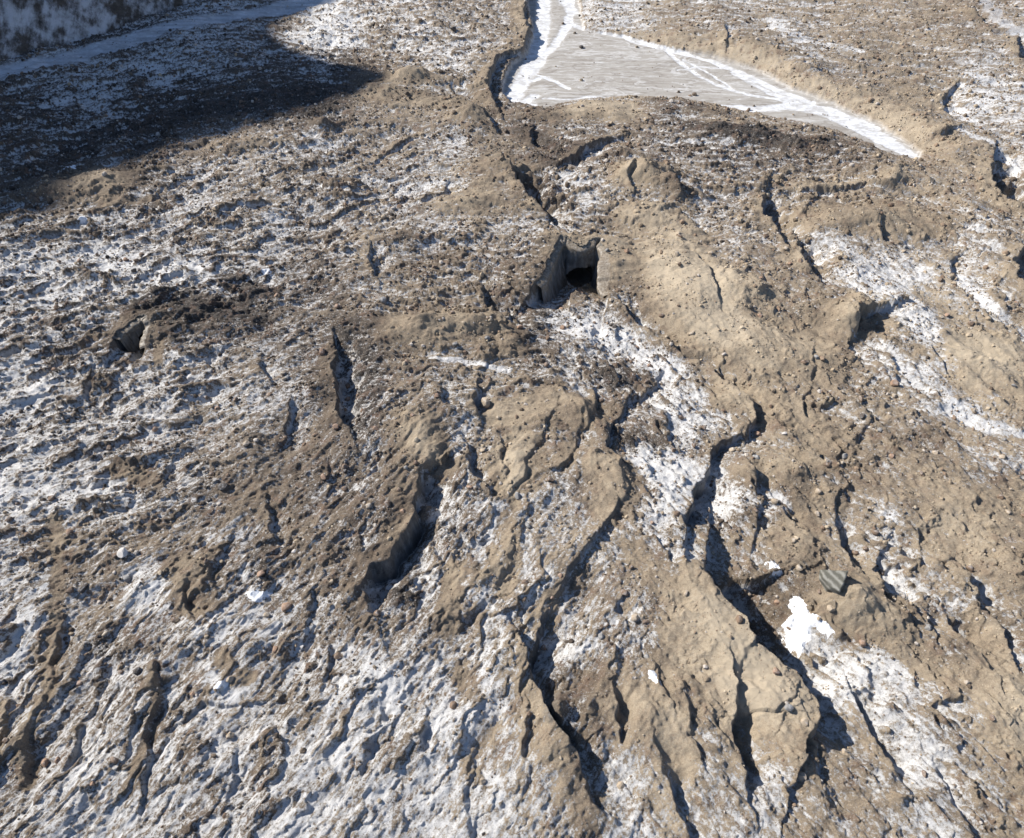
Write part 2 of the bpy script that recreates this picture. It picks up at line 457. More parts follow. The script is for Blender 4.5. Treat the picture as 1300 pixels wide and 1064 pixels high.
    ([(415, 590, .3), (420, 620, .8), (418, 640, .3)], .3, .8, 1.2, 1.2, .1),
    # beneath the frame
    ([(300, 960, .3), (306, 1000, 1), (296, 1050, .5)], .4, 1.2, 1.5, 1.4, .2),
    ([(600, 980, .3), (590, 1020, 1), (596, 1070, .5)], .4, 1.2, 1.5, 1.4, .2),
    ([(840, 970, .3), (850, 1010, 1), (870, 1060, .5)], .5, 1.6, 1.8, 1.8, .4),
    ([(1180, 960, .3), (1200, 1000, 1), (1225, 1050, .5)], .4, 1.5, 1.8, 1.6, .3),
]
CAVE1 = [(664, 388, .10), (680, 370, .4), (693, 347, .8), (702, 327, 1), (712, 315, 1), (725, 319, 1), (739, 323, 1), (753, 319, 1), (762, 318, 1), (768, 327, 1), (771, 340, .9), (772, 357, .6), (770, 376, .12)]
CAVE2 = [(143, 452, .15), (148, 440, .7), (161, 425, .95), (170, 419, 1), (182, 415, 1), (192, 416, 1), (193, 430, 1), (188, 446, .7), (182, 457, .2)]


FRAG = fbm(X / 4.2, Y / 4.2, 2501, 2) + .35 * pn(X / 1.6, Y / 1.6, 2511)


def apply_scarp(pts, a, b, wp, wd, ice, ws=0.16, warp=True):
    if warp:
        idx, s, am = poly_field(pts, max(wp, wd) * 2.6)
    else:
        idx, s, am = poly_field(pts, max(wp, wd) * 2.6, X + wx1 * .9, Y + wy1 * .9)
    if warp:
        am = am * np.clip(.85 + 1.25 * FRAG.ravel()[idx], .12, 1.3)
    up = a * np.exp(-(s / wp) ** 2)
    dn = -b * np.exp(-(np.maximum(s, 0) / wd) ** 2)
    k = sstep(-ws, ws + 0.1 * b * .5, s)
    Z.ravel()[idx] += (am * (up * (1 - k) + dn * k)).astype(F32)
    near_w = np.exp(-((s - 0.25 * b * .5) / (0.35 + 0.22 * b)) ** 2) * am * ice
    WALL.ravel()[idx] = np.maximum(WALL.ravel()[idx], near_w)
    # silt on the lips, frost in the hollows
    lip = np.exp(-((s + wp * .35) / (wp * .45)) ** 2) * np.clip(am, 0, 1) * min(1, (a + b) / 2.5)
    hol = np.where(s > 0, np.exp(-((s - wd * .5) / (wd * .6)) ** 2), 0) * np.clip(am, 0, 1) * min(1, b / 2.5)
    W.ravel()[idx] += (-0.16 * lip + 0.26 * hol).astype(F32)
    T.ravel()[idx] += (0.14 * lip).astype(F32)
    SMOOTH.ravel()[idx] = np.maximum(SMOOTH.ravel()[idx], lip * .8)


for p_, a_, b_, wp_, wd_, i_ in SC:
    k_ = 1.0 if b_ > 2.2 or a_ > 1.1 else .75 if b_ > 1.55 else .52
    apply_scarp(p_, a_ * k_, b_ * k_, wp_, wd_, i_)

# the long crevasse at the lower right: straight sharp slab edge over a broad wedge of shade
apply_scarp([(893, 716, .3), (891, 732, .7), (911, 763, .95), (941, 801, 1.1), (958, 828, 1.1), (989, 855, .9), (1012, 868, .65), (1026, 889, .5), (1033, 916, .4), (1026, 940, .15)], 1.6, 5.6, 4, 6.0, 1, ws=.12, warp=False)
# mounds: px, py, radius across (m), radius along (m), height, angle, silt
MO = [
    (521, 100, 7, 5, 3.2, 0, .7), (596, 150, 6, 4, 2.4, 0, .4), (816, 224, 6, 5, 3.4, 0, .8), (855, 246, 3, 3, 1.6, 0, 0), (1093, 405, 5, 4, 2.2, 0, .8),
    (928, 362, 3.6, 3, 1.4, 0, .8), (958, 380, 3.4, 2.6, 1.4, 0, .7), (1084, 760, 4.0, 3.0, 2.2, 0, .8), (321, 376, 3.2, 2.0, 1.5, 0, 0), (118, 353, 2.6, 1.6, 1.3, 0, 0),
    (410, 163, 4.5, 3, 1.8, 0, .2), (434, 240, 4, 3, 1.8, 0, .2), (130, 232, 8, 5, 1.8, 20, .9), (1135, 222, 3.5, 3, 1.8, 0, .2), (911, 168, 5, 3, 1.6, 0, 0),
    (960, 172, 6, 3, 1.4, 0, 0), (1010, 185, 6, 3, 1.2, 0, 0), (540, 418, 6.5, 3.4, 2.2, 0, .9), (610, 418, 5, 3.2, 1.8, -15, .9), (650, 440, 3, 2.5, 1.0, 0, .6),
    (535, 550, 3.5, 3, 1.0, 0, .8), (545, 575, 3, 2.6, .6, 0, .8), (855, 330, 9, 6, 2.2, -40, 1), (880, 380, 8, 6, 1.6, -40, 1), (960, 440, 9, 5, 1.3, -25, .9),
    (735, 528, 3.6, 3.0, 1.0, 0, .8), (780, 610, 3.2, 3, .9, 0, .8), (925, 510, 2.4, 2, .8, 0, .8), (950, 600, 3, 2, .9, 0, .6), (1000, 600, 3.4, 3, 1.0, 0, .7),
    (905, 820, 5, 4, .7, -45, 1), (965, 900, 5, 4, .6, -45, 1), (1100, 280, 13, 5, 2.2, 0, .6), (1040, 330, 5, 4, .8, 0, .5), (1230, 470, 9, 6, 1.4, -20, .9),
    (1270, 540, 8, 6, .8, 0, .5), (1130, 640, 6, 4, .7, 0, .4), (760, 145, 8, 4, 1.0, 0, .9), (700, 150, 5, 3, .8, 0, .4), (780, 470, 3.4, 2.4, 1.1, 0, 0),
    (610, 740, 3, 2, .6, 0, .6), (1020, 690, 3, 3, .9, 0, .7), (1290, 730, 5, 4, .9, 0, .5), (1270, 900, 4, 4, 1.0, 0, .9), (820, 900, 4, 4, .8, 0, .7),
    (455, 660, 4, 2.6, .7, 0, .2), (230, 740, 3.5, 3, .7, 0, .3), (640, 215, 9, 5, 1.6, 0, .5), (600, 265, 8, 4, 1.2, 0, .7), (300, 190, 9, 4, 1.2, 15, .4),
    (60, 240, 6, 3, 1.0, 10, .2), (480, 300, 6, 3, 1.0, 0, .3), (820, 275, 6, 4, 1.3, 0, .9), (870, 300, 5, 3.5, 1.2, 0, .9), (660, 590, 3, 4, .4, 0, 1),
    (745, 880, 2, 3, .1, 0, 0), (715, 905, 2.0, 2.6, 1.3, 20, 0), (1225, 640, 7, 5, .7, -30, .6), (330, 640, 5, 3, .8, 20, .2), (400, 690, 4, 3, .7, 0, .2),
]
for mx, my, ra, rb, hh, an, silt in MO:
    cx, cy = at(mx, my, hh * .5)
    R = max(ra, rb) * 2.4
    m = (abs(XW - cx) < R) & (abs(YW - cy) < R)
    idx = np.flatnonzero(m)
    c, s = math.cos(math.radians(an)), math.sin(math.radians(an))
    qx = XW.ravel()[idx] - cx; qy = YW.ravel()[idx] - cy
    r = np.hypot((qx * c + qy * s) / ra, (-qx * s + qy * c) / rb)
    f = np.exp(-np.sqrt(r * r + .02) ** 1.35 * 1.5) * 1.2
    Z.ravel()[idx] += (hh * f).astype(F32)
    if silt > 0:
        g = np.exp(-(r * 1.0) ** 4) * silt
        W.ravel()[idx] -= (g * .34).astype(F32)
        T.ravel()[idx] += (g * .14).astype(F32)
        SMOOTH.ravel()[idx] = np.maximum(SMOOTH.ravel()[idx], g)
    else:
        g = np.exp(-(r * 1.0) ** 4)
        W.ravel()[idx] -= (g * .22).astype(F32)
        T.ravel()[idx] -= (g * .16).astype(F32)

# cover strokes: points, half width in photo pixels, change of frost, change of tone, silt
ST = [
    ([(547, 462), (580, 463), (610, 468), (647, 474)], 3.2, .75, .1, 0),
    ([(719, 405), (760, 420), (800, 435), (845, 460)], 20, .34, 0, 0), ([(740, 415), (790, 432)], 11, .3, 0, 0),
    ([(1045, 310), (1075, 345), (1120, 395), (1150, 430)], 22, .35, 0, 0), ([(1085, 430), (1120, 455), (1160, 485), (1200, 520)], 24, .45, 0, 0),
    ([(1200, 520), (1240, 545), (1300, 560), (1330, 566)], 9, .55, 0, 0), ([(1150, 400), (1180, 440), (1200, 470)], 16, .35, 0, 0),
    ([(1205, 340), (1225, 365), (1255, 395), (1300, 430)], 8, .5, 0, 0), ([(1198, 130), (1215, 145), (1243, 158)], 6, .6, 0, 0),
    ([(1220, 172), (1250, 185), (1275, 200), (1296, 216)], 6, .65, 0, 0), ([(985, 30), (1000, 50), (1035, 62)], 13, .4, 0, 0),
    ([(1055, 65), (1090, 72)], 5, .5, 0, 0), ([(1225, 98), (1300, 112)], 5, .45, 0, 0), ([(1240, 130), (1290, 125)], 5, .4, 0, 0),
    ([(1175, 40), (1230, 33)], 7, .3, 0, 0), ([(700, 285), (740, 300), (770, 300)], 8, .4, 0, 0), ([(690, 220), (720, 228)], 10, .35, 0, 0),
    ([(820, 590), (870, 600), (870, 620)], 22, .4, .1, 0), ([(790, 560), (830, 600)], 16, .3, 0, 0), ([(850, 500), (880, 540)], 18, .22, 0, 0),
    ([(800, 690), (850, 660), (870, 700)], 20, .16, 0, 0), ([(490, 868), (500, 885)], 14, .4, 0, 0), ([(190, 350), (250, 350)], 16, .3, 0, 0),
    ([(180, 745), (205, 765)], 18, .25, 0, 0), ([(230, 810), (280, 805)], 14, .28, 0, 0), ([(275, 855), (305, 880)], 14, .3, 0, 0), ([(598, 750), (615, 765)], 12, .35, 0, 0),
    ([(1050, 810), (1110, 840), (1160, 870), (1230, 910)], 16, .2, 0, 0), ([(1080, 870), (1120, 900), (1160, 960)], 22, .25, 0, 0), ([(1090, 640), (1120, 660)], 14, .3, 0, 0),
    ([(875, 820), (890, 850)], 10, .35, 0, 0), ([(945, 890), (960, 940), (990, 980)], 14, .35, 0, 0), ([(1125, 720), (1170, 760)], 13, .3, 0, 0), ([(1240, 790), (1280, 830)], 10, .2, 0, 0),
    ([(1260, 695), (1290, 700)], 7, .4, 0, 0), ([(60, 135), (120, 125)], 12, .35, 0, 0), ([(190, 90), (215, 120)], 12, .35, 0, 0), ([(375, 50), (430, 35), (440, 55)], 20, .3, .1, 0),
    ([(0, 320), (60, 350), (90, 400)], 20, .15, 0, 0), ([(40, 500), (100, 470)], 15, .2, 0, 0), ([(150, 340), (120, 320)], 14, .2, 0, 0),
    ([(520, 820), (540, 860), (600, 860)], 18, .12, 0, 0), ([(560, 930), (620, 900)], 20, .15, 0, 0), ([(700, 845), (760, 830)], 10, .2, 0, 0),
    # silt and sand
    ([(640, 530), (690, 520), (700, 510)], 20, -.5, .16, 1), ([(660, 560), (655, 600), (645, 625)], 15, -.5, .16, 1), ([(648, 620), (655, 650)], 6, -.4, .12, 1),
    ([(730, 520), (745, 520)], 15, -.35, .04, .6), ([(760, 600), (780, 625), (765, 650)], 17, -.4, .12, .8), ([(720, 575), (715, 590)], 12, -.4, .1, .8),
    ([(520, 550), (545, 580), (565, 600)], 14, -.45, .1, .8), ([(770, 330), (830, 350), (870, 380), (900, 420)], 32, -.45, .1, 1), ([(880, 420), (960, 440), (1040, 470)], 34, -.3, .02, .9),
    ([(1000, 430), (1070, 430)], 25, -.3, .02, .8), ([(930, 500), (990, 520), (1050, 560)], 24, -.3, .05, .8), ([(545, 420), (600, 420), (640, 430)], 20, -.5, -.02, .8),
    ([(730, 140), (790, 135)], 15, -.5, .12, 1), ([(640, 660), (650, 720), (640, 755)], 9, -.35, .1, .7), ([(700, 760), (690, 790)], 14, -.3, .1, .6), ([(580, 720), (572, 780), (565, 800)], 11, -.35, .1, .7),
    ([(910, 790), (930, 840), (980, 900)], 30, -.45, .08, 1), ([(950, 860), (1000, 910)], 24, -.45, .08, 1), ([(870, 740), (870, 790), (850, 850)], 20, -.3, .08, .7),
    ([(800, 700), (830, 740), (860, 770)], 15, -.2, .06, .5), ([(800, 900), (850, 930), (860, 960)], 22, -.3, .12, .8), ([(1200, 700), (1240, 660), (1290, 640)], 30, -.2, .04, .5),
    ([(1240, 800), (1270, 870), (1290, 920)], 18, -.3, .12, .9), ([(1030, 640), (1010, 690)], 18, -.3, .08, .7), ([(1060, 770), (1110, 790), (1180, 850)], 18, -.3, .06, .6),
    ([(1210, 450), (1250, 440), (1290, 470)], 26, -.35, .12, .9), ([(1180, 380), (1230, 440)], 18, -.2, .1, .8), ([(71, 662), (74, 713), (76, 780), (64, 841), (68, 879), (37, 950), (40, 1000)], 7, -.42, .10, .3),
    ([(203, 850), (207, 880), (209, 916), (196, 950), (180, 985)], 5, -.4, .1, .25), ([(5, 900), (4, 980)], 8, -.4, .12, .3), ([(285, 840), (300, 870), (320, 865)], 10, -.5, .08, .6),
    ([(160, 805), (170, 830)], 0.1, 0, 0, 0), ([(195, 420), (203, 440), (205, 465)], 5, -.5, .16, .8), ([(110, 225), (150, 240), (140, 260)], 14, -.4, .12, .6), ([(590, 860), (600, 890)], 13, -.35, .08, .6),
    ([(230, 720), (240, 770), (260, 780)], 12, -.4, .06, .3), ([(150, 600), (190, 615)], 10, -.4, .1, .4), ([(160, 260), (200, 255)], 6, -.3, .1, .4), ([(625, 700), (632, 730)], 7, -.35, .1, .6),
    ([(620, 930), (600, 970)], 14, -.2, .1, .5), ([(1030, 270), (1110, 270), (1180, 290)], 22, -.35, -.06, .4), ([(620, 240), (600, 270)], 16, -.3, .08, .6), ([(470, 130), (600, 140)], 14, -.3, .06, .5),
    ([(1040, 250), (1180, 300)], 10, -.2, -.04, .3), ([(1160, 120), (1120, 150), (1180, 180)], 28, -.15, .05, .4),
    # dark gravel, and at upper left the mountain's shadow painted as darker ground
    ([(180, 400), (240, 385), (300, 395)], 18, -.35, -.16, 0), ([(230, 405), (330, 410)], 12, -.3, -.16, 0), ([(150, 290), (60, 310)], 8, -.2, -.1, 0), ([(290, 360), (345, 378)], 14, -.35, -.12, 0),
    ([(440, 440), (470, 480), (460, 540)], 20, -.1, -.22, 0), ([(480, 420), (440, 420)], 14, -.2, -.16, 0), ([(880, 165), (960, 180), (1060, 185)], 16, -.15, -.2, 0), ([(880, 140), (930, 150)], 10, -.2, -.18, 0),
    ([(660, 170), (720, 195), (700, 210)], 16, -.25, -.22, 0), ([(400, 370), (440, 400)], 18, -.1, -.1, 0), ([(640, 385), (690, 400), (670, 430)], 18, -.05, -.14, 0), ([(780, 490), (830, 480)], 16, -.1, -.14, 0),
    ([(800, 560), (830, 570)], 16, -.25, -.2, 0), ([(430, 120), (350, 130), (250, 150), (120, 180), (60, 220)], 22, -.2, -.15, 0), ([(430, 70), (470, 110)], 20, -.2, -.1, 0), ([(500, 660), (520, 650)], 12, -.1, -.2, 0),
    ([(506, 760), (520, 762)], 12, -.3, -.16, 0), ([(980, 770), (1000, 760), (975, 745)], 16, -.35, -.12, 0), ([(940, 720), (990, 725)], 16, -.2, -.1, 0), ([(1120, 760), (1150, 790)], 14, -.35, -.1, 0),
    ([(330, 690), (340, 730)], 12, -.2, -.1, 0), ([(590, 320), (540, 345), (480, 350)], 18, -.1, -.06, 0), ([(715, 460), (760, 470), (800, 500)], 12, 0, -.1, 0), ([(880, 660), (945, 660)], 14, -.1, -.16, 0),
]
for pts, wpix, dw, dt, sm in ST:
    k = mpp(*pts[len(pts) // 2]) * 1.15
    wm = wpix * k
    idx, s, am = poly_field(pts, wm * 1.9, X + wx1 * min(1.0, wm / 1.5), Y + wy1 * min(1.0, wm / 1.5))
    g = 1 - sstep(wm * .45, wm * 1.5, abs(s))
    W.ravel()[idx] += (g * (dw * .85 if dw > 0 else dw)).astype(F32)
    T.ravel()[idx] += (g * dt).astype(F32)
    if sm > 0:
        SMOOTH.ravel()[idx] = np.maximum(SMOOTH.ravel()[idx], g * sm)

# ---- river flat: gravel fan with frozen braids
FLAT = [(668, -40), (668, 0), (676, 45), (668, 68), (650, 84), (640, 100), (636, 120), (648, 136), (690, 140), (735, 128), (800, 124), (872, 128), (950, 144), (1040, 162), (1100, 182), (1130, 198), (1168, 206),
        (1172, 196), (1150, 180), (1120, 160), (1060, 132), (1005, 112), (960, 88), (905, 72), (850, 62), (790, 46), (742, 38), (736, 0), (734, -40)]


def inside(poly, x, y, reach, lev=0.0):
    p = np.array([at(*q, lev) for q in poly])
    m = (x > p[:, 0].min() - reach) & (x < p[:, 0].max() + reach) & (y > p[:, 1].min() - reach) & (y < p[:, 1].max() + reach)
    idx = np.flatnonzero(m); qx = x.ravel()[idx]; qy = y.ravel()[idx]
    ins = np.zeros(len(idx), bool); dist = np.full(len(idx), 1e9)
    for i in range(len(p)):
        ax, ay = p[i]; bx, by = p[(i + 1) % len(p)]
        ins ^= ((ay > qy) != (by > qy)) & (qx < (bx - ax) * (qy - ay) / (by - ay + 1e-12) + ax)
        ex, ey = bx - ax, by - ay
        t = np.clip(((qx - ax) * ex + (qy - ay) * ey) / (ex * ex + ey * ey), 0, 1)
        dist = np.minimum(dist, np.hypot(qx - ax - t * ex, qy - ay - t * ey))
    return idx, np.where(ins, dist, -dist)


GRAV = np.zeros_like(X)
idx, sd = inside(FLAT, X + wx1 * .8, Y + wy1 * .8, 12, -1.2)
f = sstep(-.25, .5, sd)
zf = -1.3
lvl = Z.ravel()[idx]
bank = sstep(-6, 0, sd)
target = zf + 0.06 * fbm(X.ravel()[idx] / 5, Y.ravel()[idx] / 2.5, 77, 3)
Z.ravel()[idx] = (lvl * (1 - bank) + np.where(PX.ravel()[idx] < 690, np.maximum(lvl, -.2), lvl * .2 - .85) * bank) * (1 - f) + target * f
GRAV.ravel()[idx] = f
STREAM = np.zeros_like(X)
BR = [
    ([(684, -30), (690, 0), (689, 30), (683, 62), (672, 85), (662, 105), (650, 124)], 8.5), ([(662, 108), (690, 98), (722, 111)], 2.6), ([(672, 92), (700, 100), (712, 106)], 2), ([(638, 130), (655, 134), (678, 122)], 6),
    ([(642, 118), (655, 128), (676, 132)], 5), ([(690, 124), (720, 126), (745, 122)], 2),
    ([(726, -30), (724, 10), (721, 30), (706, 55), (690, 70), (678, 90)], 5), ([(722, 28), (740, 36), (790, 47), (845, 62), (905, 78), (945, 94), (985, 114), (1030, 130)], 4.6),
    ([(845, 62), (862, 78), (885, 94), (912, 108), (945, 118), (985, 124), (1030, 132)], 3.0), ([(742, 122), (790, 124), (815, 130), (850, 130), (900, 132), (960, 137), (1010, 138), (1030, 132)], 3.0),
    ([(880, 132), (940, 140), (1000, 134), (1040, 140), (1090, 157), (1125, 174), (1152, 194)], 7.5), ([(1000, 128), (1060, 140), (1110, 162)], 6), ([(1095, 185), (1125, 200), (1150, 204)], 5), ([(960, 148), (990, 152), (1025, 163)], 2), ([(1060, 150), (1100, 170), (1140, 190)], 6),
    ([(860, 88), (885, 84), (915, 86)], 1.6), ([(715, 0), (728, 15)], 6), ([(930, 92), (975, 116), (1010, 128)], 3.6), ([(868, 76), (900, 92), (930, 112)], 1.6),
]
for pts, hw in BR:
    wm = hw * mpp(*pts[len(pts) // 2]) * 1.5
    idx, s, am = poly_field(pts, wm * 3 + 2, X + wx1 * .7, Y + wy1 * .7 + fbm(X / 9, Y / 9, 1901, 2) * 1.6, -1.2)
    g = 1 - sstep(wm * .35, wm * 1.3, abs(s))
    STREAM.ravel()[idx] = np.maximum(STREAM.ravel()[idx], g)
STREAM *= sstep(.02, .5, GRAV)
Z -= STREAM * 0.12
# far bank above the flat: rises as a pale silt slope
idx, s, am = poly_field([(742, 34, 0), (850, 58, .7), (905, 68, 1), (960, 84, 1), (1005, 108, 1), (1060, 128, 1), (1120, 156, 1), (1160, 182, .6)], 16, X, Y)
g = np.where(s > 0, sstep(0, 4.5, s) * (1 - sstep(6, 16, s)), 0) * am
Z.ravel()[idx] += (g * .9).astype(F32)
g2 = np.exp(-((s - 3) / 2.6) ** 2) * am
W.ravel()[idx] -= (g2 * .5).astype(F32); T.ravel()[idx] += (g2 * .22).astype(F32)

# ---- smooth frozen tracks: valley road-like band of ice at the far left, and the pale channel at the far right
BAND = np.zeros_like(X)
for pts, hw, kk in [([(-60, 112), (0, 98), (100, 76), (200, 46), (300, 24), (430, -4), (520, -20)], 23, 1.0), ([(1240, -20), (1252, 8), (1270, 32), (1320, 60)], 9, .6)]:
    wm = hw * mpp(*pts[len(pts) // 2])
    idx, s, am = poly_field(pts, wm * 4, X + wx1 * 2.5, Y + wy1 * 2.5)
    g = 1 - sstep(wm * .7, wm * 1.3, abs(s))
    BAND.ravel()[idx] = np.maximum(BAND.ravel()[idx], g * kk)

# the broken ledges, gentler on silt and absent on the flat
for cxp, cyp, rr in ((735, 345, 6.5), (172, 435, 4.5)):
    cx_, cy2_ = at(cxp, cyp)
    LEDGE = LEDGE * (1 - .9 * np.exp(-(((X - cx_) ** 2 + (Y - cy2_) ** 2) / rr ** 2) ** 1.5))
Z += LEDGE * np.clip(1 - SMOOTH * .60, 0, 1) * (1 - GRAV) * (1 - .85 * np.clip(BAND, 0, 1)) * (1.15 - .35 * T) * (1 - .6 * sstep(600, 800, PX + .3 * PY) * (1 - sstep(130, 260, PY)))
# dirt cones
CALMSNOW = 1 - .5 * sstep(.34, .62, W)
# fine relief: rubble where it is not silt or flat gravel
calm = np.clip(1 - 0.62 * SMOOTH, 0, 1) * (1 - GRAV) * (1 - .8 * np.clip(BAND, 0, 1))
calmf = np.clip(1 - SMOOTH * .42, 0, 1) * (1 - GRAV * .96) * (1 - .8 * np.clip(BAND, 0, 1))
vary = (sstep(-.35, .45, fbm(X / 3.5, Y / 2.8, 591, 3)) + .6 * sstep(-.1, .4, pn(X / 1.1, Y / 1.1, 599))) / 1.6
m1, q = oriented(fbm, 1.9, .8, 611, 3, .6)
Z += CALMSNOW * m1 / q * .30 * (.25 + vary) * calmf
lump = 1 - np.abs(pn(X / 1.3, Y / 1.3, 631)) * 2
Z += CALMSNOW * lump * 0.12 * (.2 + vary) * calm * (0.5 + rough_amt * .5)
m2, q = oriented(pn, .75, .34, 641)
Z += CALMSNOW * m2 / q * 0.15 * (.2 + vary) * calmf
Z += CALMSNOW * pn(X / .42, Y / .42, 661) * 0.12 * (.15 + vary) * calm
Z += CALMSNOW * (ridged(X / .8, Y / .65, 687, 2) - .5) * .13 * (.3 + vary) * calmf
Z += fbm(X / 1.1, Y / 1.1, 671, 3) * 0.10 * np.clip(SMOOTH, 0, 1)

ICEW = [None, None]
for k, (cv, a, b, wp, wd) in enumerate([(CAVE1, 1.4, 5.6, 4, 6.5), (CAVE2, .6, 4.2, 3, 3.8)]):
    apply_scarp(cv[::-1], a, b, wp, wd, 1, ws=.12, warp=False)

# far valley sides so that the sheet rises beyond the picture
Z = Z * core_fade
Z += (sstep(320, 1500, np.abs(X)) * 260 + sstep(420, 2600, Y) * 420).astype(F32) * (1 + .35 * fbm(X / 300, Y / 300, 31, 4))

# ------------------------------------------------------------------ frost from chart + streaks + hollows
dzdx = np.gradient(Z, axis=1) / np.maximum(np.gradient(X, axis=1), 1e-4)
dzdy = (np.gradient(Z, axis=0) - 0) / np.maximum(np.gradient(Y, axis=0), 1e-4)


def blur(a, r):
    c = np.cumsum(np.pad(a, ((r + 1, r), (0, 0)), mode='edge'), axis=0, dtype=np.float64)
    a = (c[2 * r + 1:] - c[:-2 * r - 1]) / (2 * r + 1)
    c = np.cumsum(np.pad(a, ((0, 0), (r + 1, r)), mode='edge'), axis=1, dtype=np.float64)
    return ((c[:, 2 * r + 1:] - c[:, :-2 * r - 1]) / (2 * r + 1)).astype(F32)


hol1 = np.clip((blur(Z, 5) - Z) * 2.2, -1, 1)
hol2 = np.clip((blur(blur(Z, 16), 16) - Z) * .55, -1, 1)
lee = np.clip(-dzdx, -1, 1) * .6 + np.clip(dzdy, -1, 1) * .15
s1, q = oriented(fbm, 3.0, .55, 711, 5, .65)
s1 = s1 / q
s3, q = oriented(fbm, 1.1, .20, 771, 3, .7)
s3 = s3 / q
hol0 = np.clip((blur(Z, 2) - Z) * 5, -1, 1)
s2 = fbm(X / 4.5, Y / 3.2, 741, 3)
W = W + .07 * sstep(420, 560, PX)
FROST = (W - 0.40) * 1.25 + s1 * .85 + s3 * .70 + hol0 * .22 + s2 * .22 + LFOOT * .34 - LCREST * .34 + hol1 * .20 + hol2 * .12 + lee * .22 - SMOOTH * .30
FROST = FROST * .5 + .500
t1, q = oriented(fbm, 3.5, 1.4, 811, 3)
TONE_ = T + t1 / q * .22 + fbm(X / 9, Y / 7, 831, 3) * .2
steep = np.hypot(dzdx, dzdy)
WALLM = np.clip(WALL, 0, 1.3) * sstep(.7, 1.6, steep)

# ------------------------------------------------------------------ materials
def nodes_of(m):
    m.use_nodes = True
    nt = m.node_tree
    nt.nodes.clear()
    return nt


class NT:
    def __init__(s, name):
        s.m = bpy.data.materials.new(name); s.nt = nodes_of(s.m)
        s.out = s.nt.nodes.new('ShaderNodeOutputMaterial')
        s.b = s.nt.nodes.new('ShaderNodeBsdfPrincipled')
        s.nt.links.new(s.b.outputs[0], s.out.inputs['Surface'])
        s.b.inputs['Specular IOR Level'].default_value = .25
        s.pos = s.nt.nodes.new('ShaderNodeNewGeometry').outputs['Position']

    def link(s, a, b): s.nt.links.new(a, b)

    def val(s, a, sock):
        if isinstance(a, (int, float)): sock.default_value = a
        elif isinstance(a, tuple): sock.default_value = (*a, 1) if len(a) == 3 and len(sock.default_value) == 4 else a
        else: s.link(a, sock)

    def math(s, op, a, b=0.0, c=0.0, clamp=False):
        n = s.nt.nodes.new('ShaderNodeMath'); n.operation = op; n.use_clamp = clamp
        s.val(a, n.inputs[0]); s.val(b, n.inputs[1]); s.val(c, n.inputs[2])
        return n.outputs[0]

    def noise(s, scale, detail=4, rough=.6, vec=None, dist=0.0):
        n = s.nt.nodes.new('ShaderNodeTexNoise')
        s.link(vec or s.pos, n.inputs['Vector'])
        n.inputs['Scale'].default_value = scale; n.inputs['Detail'].default_value = detail
        n.inputs['Roughness'].default_value = rough; n.inputs['Distortion'].default_value = dist
        return n.outputs['Fac']

    def mapped(s, scl, rot=(0, 0, 0)):
        n = s.nt.nodes.new('ShaderNodeMapping')
        s.link(s.pos, n.inputs['Vector']); n.inputs['Scale'].default_value = scl; n.inputs['Rotation'].default_value = rot
        return n.outputs[0]

    def ramp(s, x, a, b):
        n = s.nt.nodes.new('ShaderNodeMapRange'); n.interpolation_type = 'SMOOTHSTEP'
        s.link(x, n.inputs[0]); n.inputs[1].default_value = a; n.inputs[2].default_value = b
        return n.outputs[0]

    def mix(s, f, a, b):
        n = s.nt.nodes.new('ShaderNodeMix'); n.data_type = 'RGBA'
        s.val(f, n.inputs[0]); s.val(a, n.inputs[6]); s.val(b, n.inputs[7])
        return n.outputs[2]

    def cramp(s, x, stops):
        n = s.nt.nodes.new('ShaderNodeValToRGB'); e = n.color_ramp.elements
        while len(e) < len(stops): e.new(.5)
        for k, (p, c) in enumerate(stops): e[k].position = p; e[k].color = (*c, 1)
        s.link(x, n.inputs[0]); return n.outputs[0]

    def bump(s, h, strength, dist):
        n = s.nt.nodes.new('ShaderNodeBump'); n.inputs['Strength'].default_value = strength; n.inputs['Distance'].default_value = dist
        s.link(h, n.inputs['Height']); s.link(n.outputs[0], s.b.inputs['Normal'])

    def attr(s, name, kind='GEOMETRY'):
        n = s.nt.nodes.new('ShaderNodeAttribute'); n.attribute_name = name; n.attribute_type = kind
        return n


def sep(M, col):
    n = M.nt.nodes.new('ShaderNodeSeparateColor'); M.link(col, n.inputs[0]); return n.outputs


DEBRIS = [(0.0, (.040, .034, .030)), (.22, (.082, .064, .050)), (.42, (.152, .116, .084)), (.60, (.240, .190, .136)), (.78, (.338, .271, .193)), (1.0, (.44, .367, .272))]

M = NT('glacier_debris')
a1 = M.attr('cover'); a2 = M.attr('cover_b')
frost, tone, wall = sep(M, a1.outputs['Color'])[:3]
grav, stream, band = sep(M, a2.outputs['Color'])[:3]
smooth = a2.outputs['Alpha']
nf = M.noise(2.6, 6, .72)
nf2 = M.noise(7.0, 4, .8)
nst = M.noise(1.0, 5, .7, M.mapped((1.1, 3.2, 2.0), (0, 0, .5)))
nst2 = M.noise(1.0, 5, .7, M.mapped((3.4, 1.1, 2.0), (0, 0, .75)))
fr = M.math('ADD', frost, M.math('MULTIPLY', M.math('SUBTRACT', nf, .5), .9))
fr = M.math('ADD', fr, M.math('MULTIPLY', M.math('SUBTRACT', nf2, .5), 1.1))
fr = M.math('ADD', fr, M.math('MULTIPLY', M.math('SUBTRACT', nst, .5), .55))
fr = M.math('ADD', fr, M.math('MULTIPLY', M.math('SUBTRACT', nst2, .5), .55))
snowm = M.ramp(fr, .47, .58)
snow_thick = M.ramp(fr, .52, .80)
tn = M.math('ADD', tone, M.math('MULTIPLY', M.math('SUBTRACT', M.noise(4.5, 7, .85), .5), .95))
peb = M.noise(10.0, 4, .85)
